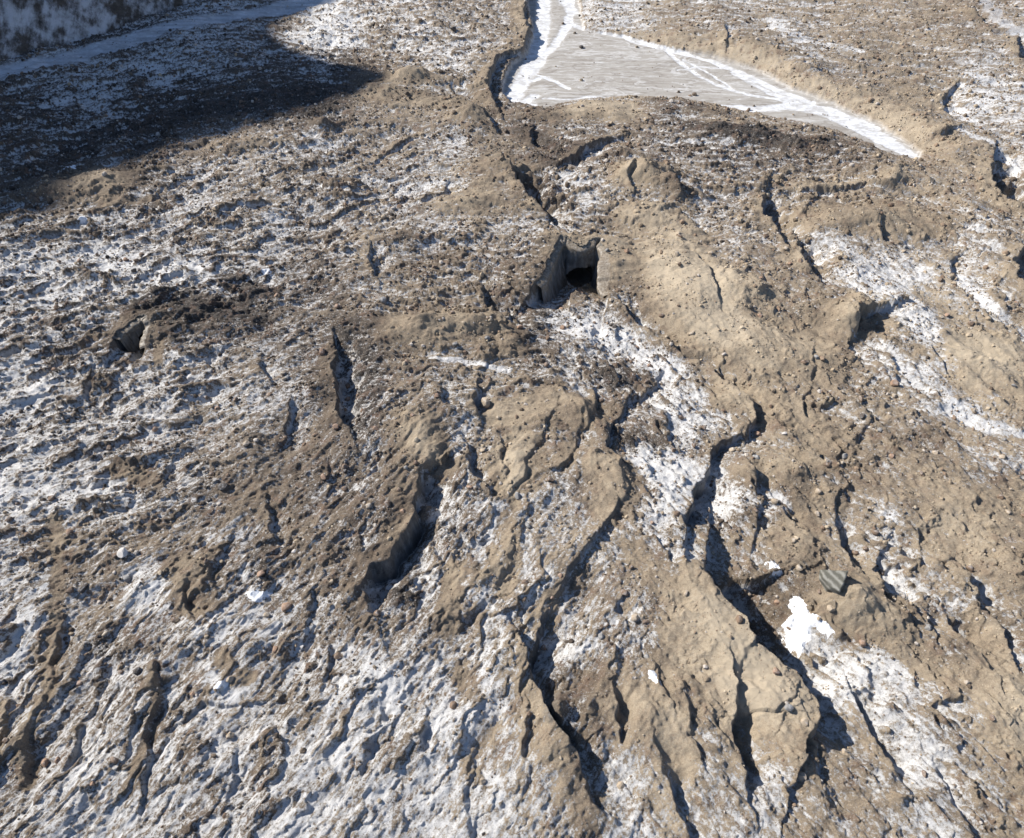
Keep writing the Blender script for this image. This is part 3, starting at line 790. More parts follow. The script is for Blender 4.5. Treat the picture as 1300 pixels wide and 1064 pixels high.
tn = M.math('ADD', tn, M.math('MULTIPLY', M.math('SUBTRACT', peb, .5), 1.1))
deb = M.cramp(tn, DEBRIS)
red = M.ramp(M.noise(.55, 5, .65), .50, .68)
red = M.math('MULTIPLY', red, M.math('SUBTRACT', 1.0, smooth, clamp=True))
deb = M.mix(M.math('MULTIPLY', red, .7), deb, M.mix(1.0, deb, (.155, .098, .070)))
nmix = M.noise(.8, 3, .6)
deb = M.mix(M.math('MULTIPLY', M.ramp(nmix, .35, .7), .14), deb, M.mix(.5, deb, (.16, .155, .145)))
# pale and rusty stones too small to build
vor = M.nt.nodes.new('ShaderNodeTexVoronoi'); M.link(M.pos, vor.inputs['Vector']); vor.inputs['Scale'].default_value = 5.5
vs = sep(M, vor.outputs['Color'])
stn = M.math('MULTIPLY', M.math('GREATER_THAN', vs[0], .86), M.math('LESS_THAN', vor.outputs['Distance'], .28))
stc = M.mix(M.math('GREATER_THAN', vs[1], .5), (.50, .43, .35), (.26, .15, .09))
deb = M.mix(M.math('MULTIPLY', stn, .5), deb, stc)
snow_c = M.mix(snow_thick, (.37, .352, .332), (.69, .68, .67))
snow_c = M.mix(M.math('MULTIPLY', M.ramp(M.noise(7.0, 3, .7), .50, .66), .48), snow_c, (.30, .27, .24))
fle = M.math('ADD', M.math('MULTIPLY', M.noise(1.0, 6, .8, M.mapped((1.2, 4.2, 2.5), (0, 0, .35))), .5), M.math('MULTIPLY', nf2, .5))
fle = M.math('SUBTRACT', fle, M.math('MULTIPLY', smooth, .07))
deb = M.mix(M.math('MULTIPLY', M.ramp(fle, .53, .61), .55), deb, (.50, .485, .47))
c = M.mix(snowm, deb, snow_c)
# bare dirty ice of the scarps
icev = M.noise(1.0, 5, .65, M.mapped((1.6, 1.6, .35)))
icec = M.cramp(icev, [(.25, (.045, .048, .050)), (.5, (.12, .125, .125)), (.75, (.27, .275, .28))])
c = M.mix(M.math('MULTIPLY', wall, .9, clamp=True), c, icec)
# gravel flat
gst = M.noise(1.0, 7, .72, M.mapped((.09, .30, 1), (0, 0, .30)), 1.6)
gfi = M.noise(3.0, 5, .8)
gcol = M.mix(M.ramp(gst, .35, .68), (.31, .285, .255), (.40, .38, .35))
gcol = M.mix(M.math('MULTIPLY', M.ramp(gfi, .45, .7), .35), gcol, (.17, .15, .13))
rid = M.math('ABSOLUTE', M.math('SUBTRACT', M.noise(1.0, 4, .6, M.mapped((.05, .11, 1), (0, 0, .45)), 1.2), .5))
gcol = M.mix(M.math('MULTIPLY', M.ramp(rid, .030, .004), .6), gcol, (.22, .195, .17))
rid2 = M.math('ABSOLUTE', M.math('SUBTRACT', M.noise(1.0, 5, .6, M.mapped((.045, .16, 2), (0, 0, .5)), 1.0), .47))
gcol = M.mix(M.math('MULTIPLY', M.ramp(rid2, .022, .004), .6), gcol, (.56, .55, .54))
gcol = M.mix(M.math('MULTIPLY', M.ramp(M.noise(1.0, 7, .75, M.mapped((.25, 1.2, 1), (0, 0, -.35))), .54, .64), .55), gcol, (.60, .60, .60))
c = M.mix(grav, c, gcol)
bcol = M.mix(M.ramp(M.noise(1.0, 6, .7, M.mapped((.06, .5, 1), (0, 0, .33))), .3, .7), (.36, .36, .37), (.70, .72, .75))
c = M.mix(M.math('MULTIPLY', band, .85), c, bcol)
sn = M.math('ADD', stream, M.math('MULTIPLY', M.math('SUBTRACT', M.noise(1.0, 7, .8, M.mapped((.5, 1.3, 1), (0, 0, -.35))), .5), 1.7))
sm_ = M.math('MULTIPLY', M.ramp(sn, .25, .85), M.ramp(stream, .02, .3))
c = M.mix(sm_, c, M.mix(M.ramp(M.noise(1.0, 6, .7, M.mapped((.5, .9, 1))), .35, .6), (.42, .41, .40), (.66, .67, .69)))
M.link(c, M.b.inputs['Base Color'])
M.b.inputs['Roughness'].default_value = .88
bh = M.math('ADD', M.math('MULTIPLY', M.noise(5.0, 7, .78), 1.0), M.math('MULTIPLY', peb, .5))
bh = M.math('MULTIPLY', bh, M.math('SUBTRACT', 1.0, M.math('MULTIPLY', M.math('MAXIMUM', grav, M.math('MULTIPLY', smooth, .25)), .8), clamp=True))
M.bump(bh, 1.0, .15)
MAT_G = M.m

# ------------------------------------------------------------------ build the sheet
def grid_mesh(name, X, Y, Z, keep=None):
    nr, nc = X.shape
    co = np.stack([X, Y, Z], -1).reshape(-1, 3).astype(F32)
    i = np.arange(nr * nc, dtype=np.int32).reshape(nr, nc)
    q = np.stack([i[:-1, :-1], i[:-1, 1:], i[1:, 1:], i[1:, :-1]], -1).reshape(-1, 4)
    if keep is not None: q = q[keep.ravel()]
    me = bpy.data.meshes.new(name)
    me.vertices.add(len(co)); me.vertices.foreach_set('co', co.ravel())
    me.loops.add(q.size); me.loops.foreach_set('vertex_index', q.ravel())
    me.polygons.add(len(q))
    me.polygons.foreach_set('loop_start', np.arange(0, q.size, 4, dtype=np.int32))
    me.polygons.foreach_set('loop_total', np.full(len(q), 4, np.int32))
    me.polygons.foreach_set('use_smooth', np.ones(len(q), bool))
    me.update(calc_edges=True)
    return me


def add_obj(name, me, mat=None, parent=None, **props):
    o = bpy.data.objects.new(name, me)
    if mat is not None and me is not None and not me.materials: me.materials.append(mat)
    COL.objects.link(o)
    if parent is not None: o.parent = parent
    for k, v in props.items(): o[k] = v
    return o


def colattr(me, name, chans):
    a = me.attributes.new(name, 'FLOAT_COLOR', 'POINT')
    d = np.stack([np.clip(c, 0, 1.5) for c in chans], -1).astype(F32)
    a.data.foreach_set('color', d.ravel())


# cave mouths: (centre pixel of the wall foot, half width, height, side offsets) -> the sheet is opened where the ice wall stands in front of it
def wall_line(pts, i0, i1):
    return [at(p[0], p[1], 0.0) for p in pts[i0:i1 + 1]]


keep = np.ones((NR - 1, NC - 1), bool)
CAVES = []
for pts, mouth_px, mw, mh, i0, i1 in [(CAVE1, 741, 2.4, 3.3, 1, 12), (CAVE2, 178, 1.2, 1.7, 1, 7)]:
    wl = wall_line(pts, i0, i1)
    # point of the wall line behind the mouth
    for k in range(len(wl) - 1):
        pxa, pxb = pts[i0 + k][0], pts[i0 + k + 1][0]
        if pxa <= mouth_px <= pxb:
            t = (mouth_px - pxa) / (pxb - pxa)
            mx = wl[k][0] * (1 - t) + wl[k + 1][0] * t; my = wl[k][1] * (1 - t) + wl[k + 1][1] * t
            break
    CAVES.append((wl, mx, my, mw, mh))

for wl, mx, my, mw, mh in CAVES:
    xc = (X[:-1, :-1] + X[1:, 1:]) / 2; yc = (Y[:-1, :-1] + Y[1:, 1:]) / 2
    zc = np.maximum(np.maximum(Z[:-1, :-1], Z[1:, 1:]), np.maximum(Z[1:, :-1], Z[:-1, 1:]))
    zl = np.minimum(np.minimum(Z[:-1, :-1], Z[1:, 1:]), np.minimum(Z[1:, :-1], Z[:-1, 1:]))
    keep &= ~((np.abs(xc - mx) < mw * .9) & (np.abs(yc - my) < .25 + .4 * mw) & (zc - zl > .30))
ground = grid_mesh('glacier_surface', X, Y, Z, keep)
colattr(ground, 'cover', [FROST, TONE_, WALLM, np.ones_like(X)])
colattr(ground, 'cover_b', [GRAV, STREAM, BAND, SMOOTH])
add_obj('glacier_surface', ground, MAT_G, kind='structure')


def zat(x, y):
    """height of the sheet (bilinear)"""
    x = np.asarray(x, float); y = np.asarray(y, float)
    r = np.interp(y, ys, np.arange(NR)); r0 = np.clip(r.astype(int), 0, NR - 2); fr_ = r - r0
    w = np.interp(y, ys, wy)
    cc = np.interp(x / w, us, np.arange(NC)); c0 = np.clip(cc.astype(int), 0, NC - 2); fc = cc - c0
    return (Z[r0, c0] * (1 - fr_) * (1 - fc) + Z[r0 + 1, c0] * fr_ * (1 - fc) + Z[r0, c0 + 1] * (1 - fr_) * fc + Z[r0 + 1, c0 + 1] * fr_ * fc)


def sample(A, x, y):
    r = np.clip(np.rint(np.interp(y, ys, np.arange(NR))).astype(int), 0, NR - 1)
    w = np.interp(y, ys, wy)
    c = np.clip(np.rint(np.interp(np.asarray(x) / w, us, np.arange(NC))).astype(int), 0, NC - 1)
    return A[r, c]


def hit(px, py):
    """point of the sheet seen at a photo pixel"""
    z = 0.0
    best = None
    for zz in np.linspace(6, -9, 61):
        x, y = at(px, py, zz)
        if zat(x, y) >= zz:
            best = (x, y, float(zat(x, y))); break
    return best or (*at(px, py, 0), 0.0)


# ------------------------------------------------------------------ mountain at the left: its foot shows in the corner, its crest shades the far left
foot = [(-20, 96), (0, 88), (58, 68), (128, 47), (170, 30), (203, 17), (257, 3), (300, -12)]
fw = np.array([at(*p) for p in foot])
shadow_edge = [(-60, 306), (0, 288), (60, 268), (95, 252), (130, 234), (200, 206), (260, 186), (330, 166), (400, 147), (455, 132), (496, 118), (506, 108), (470, 92), (420, 84), (360, 62), (345, 48), (350, 32), (385, 14), (430, 0), (480, -14)]
XC = -330.0
ca, sa = math.cos(SUN_AZ), math.sin(SUN_AZ)
poly = np.array([at(*p) for p in shadow_edge] + [(-300, at(480, -14)[1]), (-300, at(-60, 292)[1])])
cy_ = np.arange(at(0, 300)[1] + 40, at(0, -14)[1] + 130, 2.0)
tt = np.arange(60, 420, .5)
ch_ = np.zeros(len(cy_))
for i, yc in enumerate(cy_):
    qx, qy = XC + tt * ca, yc - tt * sa
    ins = np.zeros(len(tt), bool)
    for k in range(len(poly)):
        ax, ay = poly[k]; bx, by = poly[(k + 1) % len(poly)]
        ins ^= ((ay > qy) != (by > qy)) & (qx < (bx - ax) * (qy - ay) / (by - ay + 1e-12) + ax)
    ins &= (qx > -200)
    ch_[i] = tt[ins].max() * math.tan(SUN_EL) if ins.any() else 0
good = ch_ > 20
cy_ = cy_[good]; ch_ = ch_[good] + 1.0
cy_ = np.concatenate([[cy_[0] - 420, cy_[0] - 200, cy_[0] - 60], cy_, [cy_[-1] + 100, cy_[-1] + 260]])
ch_ = np.concatenate([[0, ch_[0] - 70, ch_[0] - 22], ch_, [ch_[-1] + 20, ch_[-1] + 10]])
gx = np.concatenate([np.linspace(-620, XC - 12, 40), np.linspace(XC - 10, XC + 10, 11), np.linspace(XC + 12, -215, 60), np.linspace(-214, -80, 300)])
gy = np.concatenate([np.linspace(-320, 160, 80), np.linspace(161, 330, 330), np.linspace(333, 560, 60)])
MX, MY = np.meshgrid(gx, gy)
footx = np.interp(MY, np.concatenate([[-400, 60, fw[0][1] - 25], fw[:, 1], [fw[-1][1] + 200]]), np.concatenate([[-190, -190, -182], fw[:, 0], [fw[-1][0] + 60]]))
hc = np.interp(MY, cy_, ch_)
run = footx - XC
t = (footx - MX) / run
up = np.clip(t, 0, 1)
prof = np.where(t < 1, up ** .92, np.clip(1 - (XC - MX) / 300, 0, 1))
gul = ridged(MX / 34 + MY / 60, MY / 15, 3301, 4)
rel = (gul - .5) * 9 * np.clip(t * 6, 0, 1) * np.clip(1.02 - np.abs(MX - XC) / -1e9, 0, 1) * sstep(4, 40, np.abs(MX - XC))
MZ = hc * prof + rel + fbm(MX / 5, MY / 5, 3401, 4) * 1.6 * np.clip(t * 8, 0, 1) * sstep(4, 30, np.abs(MX - XC))
cap = np.interp(MY + (MX - XC) / ca * sa, cy_, ch_) - (MX - XC) / ca * math.tan(SUN_EL) - 1.0
MZ = np.where(MX > XC + 2, np.minimum(MZ, cap + np.clip((XC + 12 - MX) / 10, 0, 1)), MZ)
MZ = np.where(t < 0, -4 + t * 8, MZ)
mm = grid_mesh('mountain_slope', MX, MY, MZ)
M = NT('mountain_rock')
nr = M.noise(.12, 7, .65); nr2 = M.noise(1.0, 7, .7, M.mapped((.5, .10, .22), (0, 0, .6)))
rock = M.cramp(M.noise(.6, 7, .7), [(.3, (.055, .046, .040)), (.55, (.11, .092, .076)), (.75, (.18, .155, .13))])
sm2 = M.ramp(M.math('ADD', M.math('MULTIPLY', nr, 1.0), M.math('MULTIPLY', nr2, .8)), .78, 1.04)
M.link(M.mix(sm2, rock, (.62, .63, .66)), M.b.inputs['Base Color'])
M.b.inputs['Roughness'].default_value = .9
M.bump(M.noise(1.4, 8, .7), 1.0, 1.0)
add_obj('mountain_slope', mm, M.m, kind='structure')

# ------------------------------------------------------------------ ice caves
M = NT('cave_ice')
uvn = M.attr('flow')
iv = sep(M, uvn.outputs['Color'])
fl = M.nt.nodes.new('ShaderNodeCombineXYZ'); M.link(iv[0], fl.inputs[0]); M.link(iv[1], fl.inputs[1])
st = M.noise(1.0, 6, .65, None)
mp = M.nt.nodes.new('ShaderNodeMapping'); M.link(fl.outputs[0], mp.inputs['Vector']); mp.inputs['Scale'].default_value = (26, 3.0, 1)
st = M.noise(1.0, 6, .65, mp.outputs[0], .5)
st2 = M.noise(.9, 5, .6)
ic = M.cramp(M.math('ADD', M.math('MULTIPLY', st, .65), M.math('MULTIPLY', st2, .35)), [(.30, (.045, .045, .044)), (.46, (.12, .118, .112)), (.60, (.22, .222, .222)), (.74, (.42, .43, .44))])
dirt = M.cramp(M.noise(3.0, 6, .75), [(.35, (.10, .082, .065)), (.5, (.20, .165, .125)), (.62, (.30, .27, .23)), (.7, (.6, .6, .6))])
dn = M.math('ADD', iv[1], M.math('MULTIPLY', M.math('SUBTRACT', M.noise(1.2, 5, .7), .5), .5))
ic = M.mix(M.ramp(dn, .26, .10), ic, dirt)
ic = M.mix(M.math('MULTIPLY', M.ramp(M.noise(1.7, 6, .7), .5, .62), .25), ic, (.15, .125, .10))
M.link(ic, M.b.inputs['Base Color'])
M.b.inputs['Roughness'].default_value = .45
M.bump(st, .6, .25)
MAT_ICE = M.m


def resample(pts, n):
    p = np.array(pts); d = np.r_[0, np.cumsum(np.hypot(*np.diff(p, axis=0).T))]
    s = np.linspace(0, d[-1], n)
    return np.interp(s, d, p[:, 0]), np.interp(s, d, p[:, 1]), s


def smooth1(a, k):
    for _ in range(k):
        a[1:-1] = (a[:-2] + a[1:-1] * 2 + a[2:]) / 4
    return a


def make_cave(label, wl, mx, my, mw, mh, seed, floor_drop):
    root = bpy.data.objects.new('ice_cave', None); COL.objects.link(root)
    n, m = 150, 64
    x, y, s = resample(wl, n)
    x = x - .9 * sample(wx1, x, y); y = y - .9 * sample(wy1, x, y)
    x = smooth1(x.copy(), 22); y = smooth1(y.copy(), 22)
    tx = np.gradient(x); ty = np.gradient(y); L = np.hypot(tx, ty); nx = ty / L; ny = -tx / L      # towards the hollow
    top = zat(x - nx * .5, y - ny * .5) + .02
    zf = zat(mx, my - 2.2)
    k0 = int(np.argmin(np.hypot(x - mx, y - my)))
    root.location = (mx, my, float(zf))
    root['label'] = label; root['category'] = 'ice cave'
    bot = np.full(n, float(zf) - 1.2)
    t = np.linspace(0, 1, m)
    S, Tt = np.meshgrid(s, t)
    fk = mw / 2.6
    flute = (pn(S * .9 / fk + Tt * .8, Tt * 1.6, seed) * .55 + pn(S * 2.6 / fk + Tt, Tt * 2.3, seed + 5) * .12) * fk
    uu_s = S / s[-1]
    off = 2.2 * fk * np.clip(.55 - uu_s, 0, 1) * 1.8 * Tt - .6 + 1.25 * sstep(0, .1, Tt) + sstep(.66, .8, uu_s) * (1 - sstep(.90, 1, uu_s)) * fk * (1 if mw > 2 else .15) * (1.0 * sstep(0, .08, Tt) - 2.0 * sstep(.10, .6, Tt)) + .8 * fk * Tt ** 1.3 - .25 * np.sin(Tt * math.pi) + flute * np.sin(np.clip(Tt * 1.3, 0, 1) * math.pi / 2 + .1)
    zz = top[None, :] * (1 - Tt) + bot[None, :] * Tt
    Xc = x[None, :] + nx[None, :] * off; Yc = y[None, :] + ny[None, :] * off
    # arch opening
    ds = (S - s[k0]); hz = zz - zf
    arch = (np.abs(ds) / mw) ** 2.2 + (np.clip(hz, 0, None) / mh) ** 2.2
    inside_ = arch < 1
    cen = inside_[:-1, :-1] & inside_[1:, 1:] & inside_[1:, :-1] & inside_[:-1, 1:]
    # snap ring vertices to the arch to give it a clean lip
    me = grid_mesh('ice_wall', Xc - mx, Yc - my, zz - zf, ~cen)
    me.flip_normals()
    colattr(me, 'flow', [S / s[-1] * 1.4, Tt, Tt * 0, Tt * 0 + 1])
    add_obj('ice_wall', me, MAT_ICE, root)
    # tunnel behind the opening
    na, nd = 40, 26
    A, D = np.meshgrid(np.linspace(0, 2 * math.pi, na + 1), np.linspace(0, 1, nd))
    shr = 1.12 - .5 * D ** 1.5
    ex = np.sign(np.cos(A)) * np.abs(np.cos(A)) ** .9; ez = np.sin(A)
    ez = np.where(ez < 0, ez * .35, ez)
    wob = 1 + .08 * pn(A * 1.3, D * 9, seed + 9)
    TX = ex * mw * shr * wob + D * D * 2.2
    TZ = ez * mh * shr * wob - .15 + .0 * D
    tn0 = off[-20, k0]
    TY = -ny[k0] * (D * mw * 5.2) * 1.0 - .55
    TXX = TX - nx[k0] * D * mw * 5.2 + nx[k0] * .3
    me = grid_mesh('tunnel', TXX, TY + .0 * A, TZ)
    colattr(me, 'flow', [A * .3, D, D * 0, D * 0 + 1])
    add_obj('tunnel', me, MAT_ICE, root)
    bm = bmesh.new()
    vs_ = [bm.verts.new((TXX[-1, i], TY[-1, i], TZ[-1, i])) for i in range(na)]
    bm.faces.new(vs_)
    me = bpy.data.meshes.new('end_wall'); bm.to_mesh(me); bm.free()
    add_obj('end_wall', me, MAT_ICE, root)
    return root


make_cave('largest cave, dark arched mouth in a grey ice wall above the centre', *CAVES[0], 501, 0)
make_cave('small ice cave with fluted grey wall on the snowy left side', *CAVES[1], 541, 0)

# ------------------------------------------------------------------ snow patches lying on the debris
M = NT('fresh_snow')
sc_ = M.mix(M.ramp(M.noise(2.5, 5, .6), .3, .7), (.66, .68, .71), (.80, .81, .83))
sc_ = M.mix(M.math('MULTIPLY', M.ramp(M.noise(5.0, 5, .75), .56, .66), .75), sc_, (.30, .25, .20))
M.link(sc_, M.b.inputs['Base Color'])
M.b.inputs['Roughness'].default_value = .7
M.bump(M.noise(2.2, 4, .6), .5, .12)
MAT_SNOW = M.m


def snow_patch(poly, label, thick=.16):
    P = np.array([hit(*q)[:2] for q in poly])
    x0, y0 = P.min(0) - .4; x1, y1 = P.max(0) + .4
    st = max(.06, (x1 - x0) / 90)
    gx = np.arange(x0, x1, st); gy = np.arange(y0, y1, st)
    A, B = np.meshgrid(gx, gy)
    wa = A + fbm(A / .9, B / .9, 71, 4) * .5; wb = B + fbm(A / .9, B / .9, 73, 4) * .5
    ins = np.zeros(A.shape, bool); dist = np.full(A.shape, 1e9)
    for i in range(len(P)):
        ax, ay = P[i]; bx, by = P[(i + 1) % len(P)]
        ins ^= ((ay > wb) != (by > wb)) & (wa < (bx - ax) * (wb - ay) / (by - ay + 1e-12) + ax)
        ex, ey = bx - ax, by - ay
        t = np.clip(((wa - ax) * ex + (wb - ay) * ey) / (ex * ex + ey * ey + 1e-9), 0, 1)
        dist = np.minimum(dist, np.hypot(wa - ax - t * ex, wb - ay - t * ey))
    sd = np.where(ins, dist, -dist)
    zb = zat(A, B)
    zs = zb.copy()
    for _ in range(6):
        zs[1:-1, 1:-1] = (zs[:-2, 1:-1] + zs[2:, 1:-1] + zs[1:-1, :-2] + zs[1:-1, 2:]) / 4
    zt = np.maximum(zs, zb) + thick * np.clip(sd / .35, -1.2, 1)
    keep = (sd[:-1, :-1] > -.3)
    me = grid_mesh('snow_patch', A - P[:, 0].mean(), B - P[:, 1].mean(), zt - zb.mean(), keep)
    o = add_obj('snow_patch', me, MAT_SNOW, label=label, category='snow patch', group='snow patches on the debris')
    o.location = (P[:, 0].mean(), P[:, 1].mean(), zb.mean())
    return o


snow_patch([(1000, 763), (1012, 758), (1021, 768), (1027, 781), (1038, 783), (1053, 793), (1059, 806), (1050, 808), (1037, 798), (1029, 797), (1028, 810), (1020, 824), (1013, 837), (1004, 827), (995, 813), (1001, 805), (991, 798), (999, 789), (1004, 777)], 'brightest and largest white snow patch, beside the long dark crevasse at lower right')
snow_patch([(972, 716), (988, 716), (991, 722), (980, 722)], 'thin white snow sliver on rubble above the lower right crevasse', .08)
snow_patch([(311, 753), (322, 750), (334, 752), (346, 754), (345, 760), (334, 760), (326, 766), (316, 760)], 'white snow patch among dark stones in the lower left', .12)
snow_patch([(822, 852), (828, 852), (837, 866), (834, 868), (826, 862)], 'small white snow fleck on tan silt right of the middle scarp', .1)
snow_patch([(276, 868), (288, 863), (289, 871), (278, 877), (270, 880)], 'flat white snow patch beside a tan silt spot at lower left', .1)
snow_patch([(98, 280), (106, 275), (113, 279), (107, 285)], 'small white snow patch at the edge of the mountain shadow', .12)
snow_patch([(84, 212), (95, 210), (96, 215), (83, 216)], 'small pale snow patch inside the mountain shadow', .12)
snow_patch([(332, 344), (342, 342), (344, 348), (334, 350)], 'small round white snow patch on dark gravel in the upper left', .12)

# ------------------------------------------------------------------ rocks
def rock_mesh(name, seed, sub=2, flat=.7):
    r = random.Random(seed)
    bm = bmesh.new()
    bmesh.ops.create_icosphere(bm, subdivisions=sub, radius=1)
    planes = [(Vector((r.gauss(0, 1), r.gauss(0, 1), r.gauss(0, 1))).normalized(), r.uniform(.55, .9)) for _ in range(9)]
    for v in bm.verts:
        for n_, d_ in planes:
            k = v.co.dot(n_)
            if k > d_: v.co -= n_ * (k - d_)
        v.co *= 1 + r.uniform(-.04, .04)
        v.co.z *= flat
    me = bpy.data.meshes.new(name); bm.to_mesh(me); bm.free()
    return me


def rock_mat(name, a, b, frosty=.3):
    M = NT(name)
    oi = M.nt.nodes.new('ShaderNodeObjectInfo')
    base = M.mix(M.noise(4.0, 6, .7), a, b)
    base = M.mix(M.math('MULTIPLY', M.ramp(M.noise(9.0, 4, .7), .5, .7), .4), base, tuple(x * .5 for x in a))
    if frosty:
        nz = M.nt.nodes.new('ShaderNodeSeparateXYZ'); g = M.nt.nodes.new('ShaderNodeNewGeometry'); M.link(g.outputs['Normal'], nz.inputs[0])
        f = M.math('MULTIPLY', M.ramp(nz.outputs[2], .6, .95), M.ramp(M.noise(3.0, 4, .7), .48, .6))
        base = M.mix(M.math('MULTIPLY', f, frosty), base, (.6, .6, .6))
    M.link(base, M.b.inputs['Base Color']); M.b.inputs['Roughness'].default_value = .85
    M.bump(M.noise(7.0, 5, .7), .6, .08)
    return M.m


MR = {'tan': rock_mat('tan_rock', (.30, .235, .165), (.42, .35, .27)), 'dark': rock_mat('dark_rock', (.055, .048, .044), (.12, .10, .085)),
      'brown': rock_mat('brown_rock', (.13, .09, .065), (.24, .17, .12)), 'grey': rock_mat('grey_rock', (.16, .155, .15), (.30, .29, .28)),
      'rust': rock_mat('rust_rock', (.24, .15, .10), (.36, .25, .18), .2), 'pale': rock_mat('pale_rock', (.48, .44, .40), (.66, .62, .58), .2)}
RM = {}


def rock(key, col):
    if (key, col) not in RM:
        me = rock_mesh('boulder', key, 2, [.55, .7, .8, .65][key % 4]); me.materials.append(MR[col]); RM[(key, col)] = me
    return RM[(key, col)]


BO = [  # px, py, width px, aspect, colour, label
    (157, 703, 15, .8, 'pale', 'large pale flat boulder on dark gravel at the lower left'),
    (108, 748, 14, .8, 'dark', 'large dark brown boulder on frosty ground near the left edge'),
    (364, 772, 14, .8, 'rust', 'tan angular boulder below the white snow patch at lower left'),
    (409, 449, 12, .9, 'rust', 'orange boulder with a shadow beside the dark hollow left of centre'),
    (411, 606, 9, .8, 'rust', 'rusty orange boulder on brown debris left of the long pit'),
    (284, 620, 15, .9, 'dark', 'dark rounded boulder on a tan bank at left'),
    (426, 543, 10, .8, 'rust', 'orange stone at the lower end of the left hollow'),
    (374, 700, 8, .7, 'pale', 'small white stone under the dark bank at lower left'),
    (146, 966, 12, .8, 'brown', 'brown round boulder near the bottom left edge'),
    (223, 790, 9, .9, 'brown', 'reddish boulder at the foot of the gravel rise lower left'),
    (350, 825, 9, .8, 'rust', 'small orange boulder on frosty ground at lower left'),
    (135, 806, 8, .8, 'tan', 'small tan boulder below the dark brown boulder at left'),
    (763, 809, 10, .8, 'grey', 'grey round boulder on silt right of the middle scarp'),
    (1134, 488, 12, .8, 'rust', 'bright orange boulder at the edge of the right snow slope'),
    (995, 552, 7, .7, 'pale', 'white stone alone on the smooth tan slope right'),
    (570, 345, 9, .8, 'tan', 'tan boulder on brown debris left of the largest cave'),
    (738, 62, 8, .7, 'dark', 'dark boulder beside the upper frozen stream'),
    (1000, 800, 7, .8, 'brown', 'brown stone at the left edge of the brightest snow patch'),
    (1262, 862, 0, 1, 'dark', ''),
    (1258, 913, 9, .8, 'brown', 'brown boulder on tan ground at the right bottom'),
    (576, 40, 9, .8, 'dark', 'dark rock alone on the pale slope left of the river bank'),
    (668, 596, 0, 1, 'dark', ''),
    (616, 516, 14, 1.3, 'tan', 'upright tan block standing in the hollow at centre'),
    (487, 383, 12, .8, 'grey', 'grey frosty boulder below the dark notch upper left of centre'),
    (1050, 591, 11, .8, 'brown', 'brown boulder at the end of the thin ledge right of centre'),
    (1094, 530, 9, 1, 'dark', 'dark boulder in a small hole on the tan slope right'),
    (935, 585, 0, 1, 'dark', ''),
    (1178, 798, 10, 1.1, 'grey', 'grey boulder in the furrow right of the layered boulder'),
    (1226, 868, 9, .8, 'tan', 'tan stone on rubble near the lower right furrows'),
    (660, 417, 8, .9, 'rust', 'orange stone under the rubble ridge at centre'),
    (664, 470, 0, 1, 'dark', ''),
    (820, 790, 8, .7, 'brown', 'brown stone on the tan bench right of the middle scarp'),
    (577, 702, 9, 1.2, 'tan', 'tan knob at the head of the small silt tongue'),
    (250, 574, 8, .8, 'dark', 'dark stone on frost near the middle left'),
    (166, 620, 8, .8, 'brown', 'brown stone beside the tan spot at middle left'),
    (313, 565, 10, .8, 'tan', 'tan rock on brown debris left of the hollow'),
    (870, 755, 8, .8, 'tan', 'tan stone on the plateau above the long crevasse'),
    (985, 768, 9, .8, 'rust', 'rusty stone in the rubble over the long crevasse'),
    (955, 742, 0, 1, 'dark', ''),
    (1040, 752, 8, .8, 'brown', 'brown stone just left of the layered boulder'),
]
for i, (px, py, w, asp, colr, lab) in enumerate(BO):
    if not w: continue
    x, y, z = hit(px, py)
    k = mpp(px, py) * w * .5
    o = add_obj('boulder', rock(i % 7, colr), None, label=lab, category='boulder', group='single boulders on the glacier')
    o.scale = (k * 1.05, k * random.Random(i).uniform(.75, 1.0), k * 1.15 * asp)
    o.rotation_euler = (random.Random(i + 5).uniform(-.25, .25), random.Random(i + 9).uniform(-.25, .25), random.Random(i + 3).uniform(0, 6))
    o.location = (x, y, z + k * .22)

# layered boulder: wedge with pale strata
M = NT('layered_rock')
wv = M.nt.nodes.new('ShaderNodeTexWave'); wv.bands_direction = 'DIAGONAL'
tc = M.nt.nodes.new('ShaderNodeTexCoord'); M.link(tc.outputs['Object'], wv.inputs['Vector'])
wv.inputs['Scale'].default_value = .62; wv.inputs['Distortion'].default_value = 3.2; wv.inputs['Detail'].default_value = 6; wv.inputs['Detail Scale'].default_value = 2.2; wv.inputs['Detail Roughness'].default_value = .75
M.link(M.cramp(wv.outputs['Fac'], [(.15, (.085, .083, .07)), (.6, (.145, .14, .12)), (.95, (.205, .20, .18))]), M.b.inputs['Base Color'])
M.b.inputs['Roughness'].default_value = .8; M.bump(wv.outputs['Fac'], .5, .1)
bm = bmesh.new()
prof = [(-.95, .35), (-.62, 1.0), (.15, .78), (1.35, .5), (.55, -.55), (-.05, -1.1), (-.7, -.6)]
b0 = [bm.verts.new((x * 1.1, y * 1.1, -1.2)) for x, y in prof]
b1 = [bm.verts.new((x, y, .05 + .42 * x - .25 * y + (.12 if i % 2 else 0))) for i, (x, y) in enumerate(prof)]
b2 = [bm.verts.new((x * .86 - .06, y * .84, .30 + .42 * x - .25 * y)) for x, y in prof]
for lo, hi in ((b0, b1), (b1, b2)):
    for i in range(len(prof)): bm.faces.new((lo[i], lo[(i + 1) % len(prof)], hi[(i + 1) % len(prof)], hi[i]))
bm.faces.new(b2); bm.normal_update()
bmesh.ops.recalc_face_normals(bm, faces=bm.faces)
bmesh.ops.bevel(bm, geom=list(bm.edges), offset=.05, segments=1, affect='EDGES')
me = bpy.data.meshes.new('boulder'); bm.to_mesh(me); bm.free()
x, y, z = hit(1056, 742)
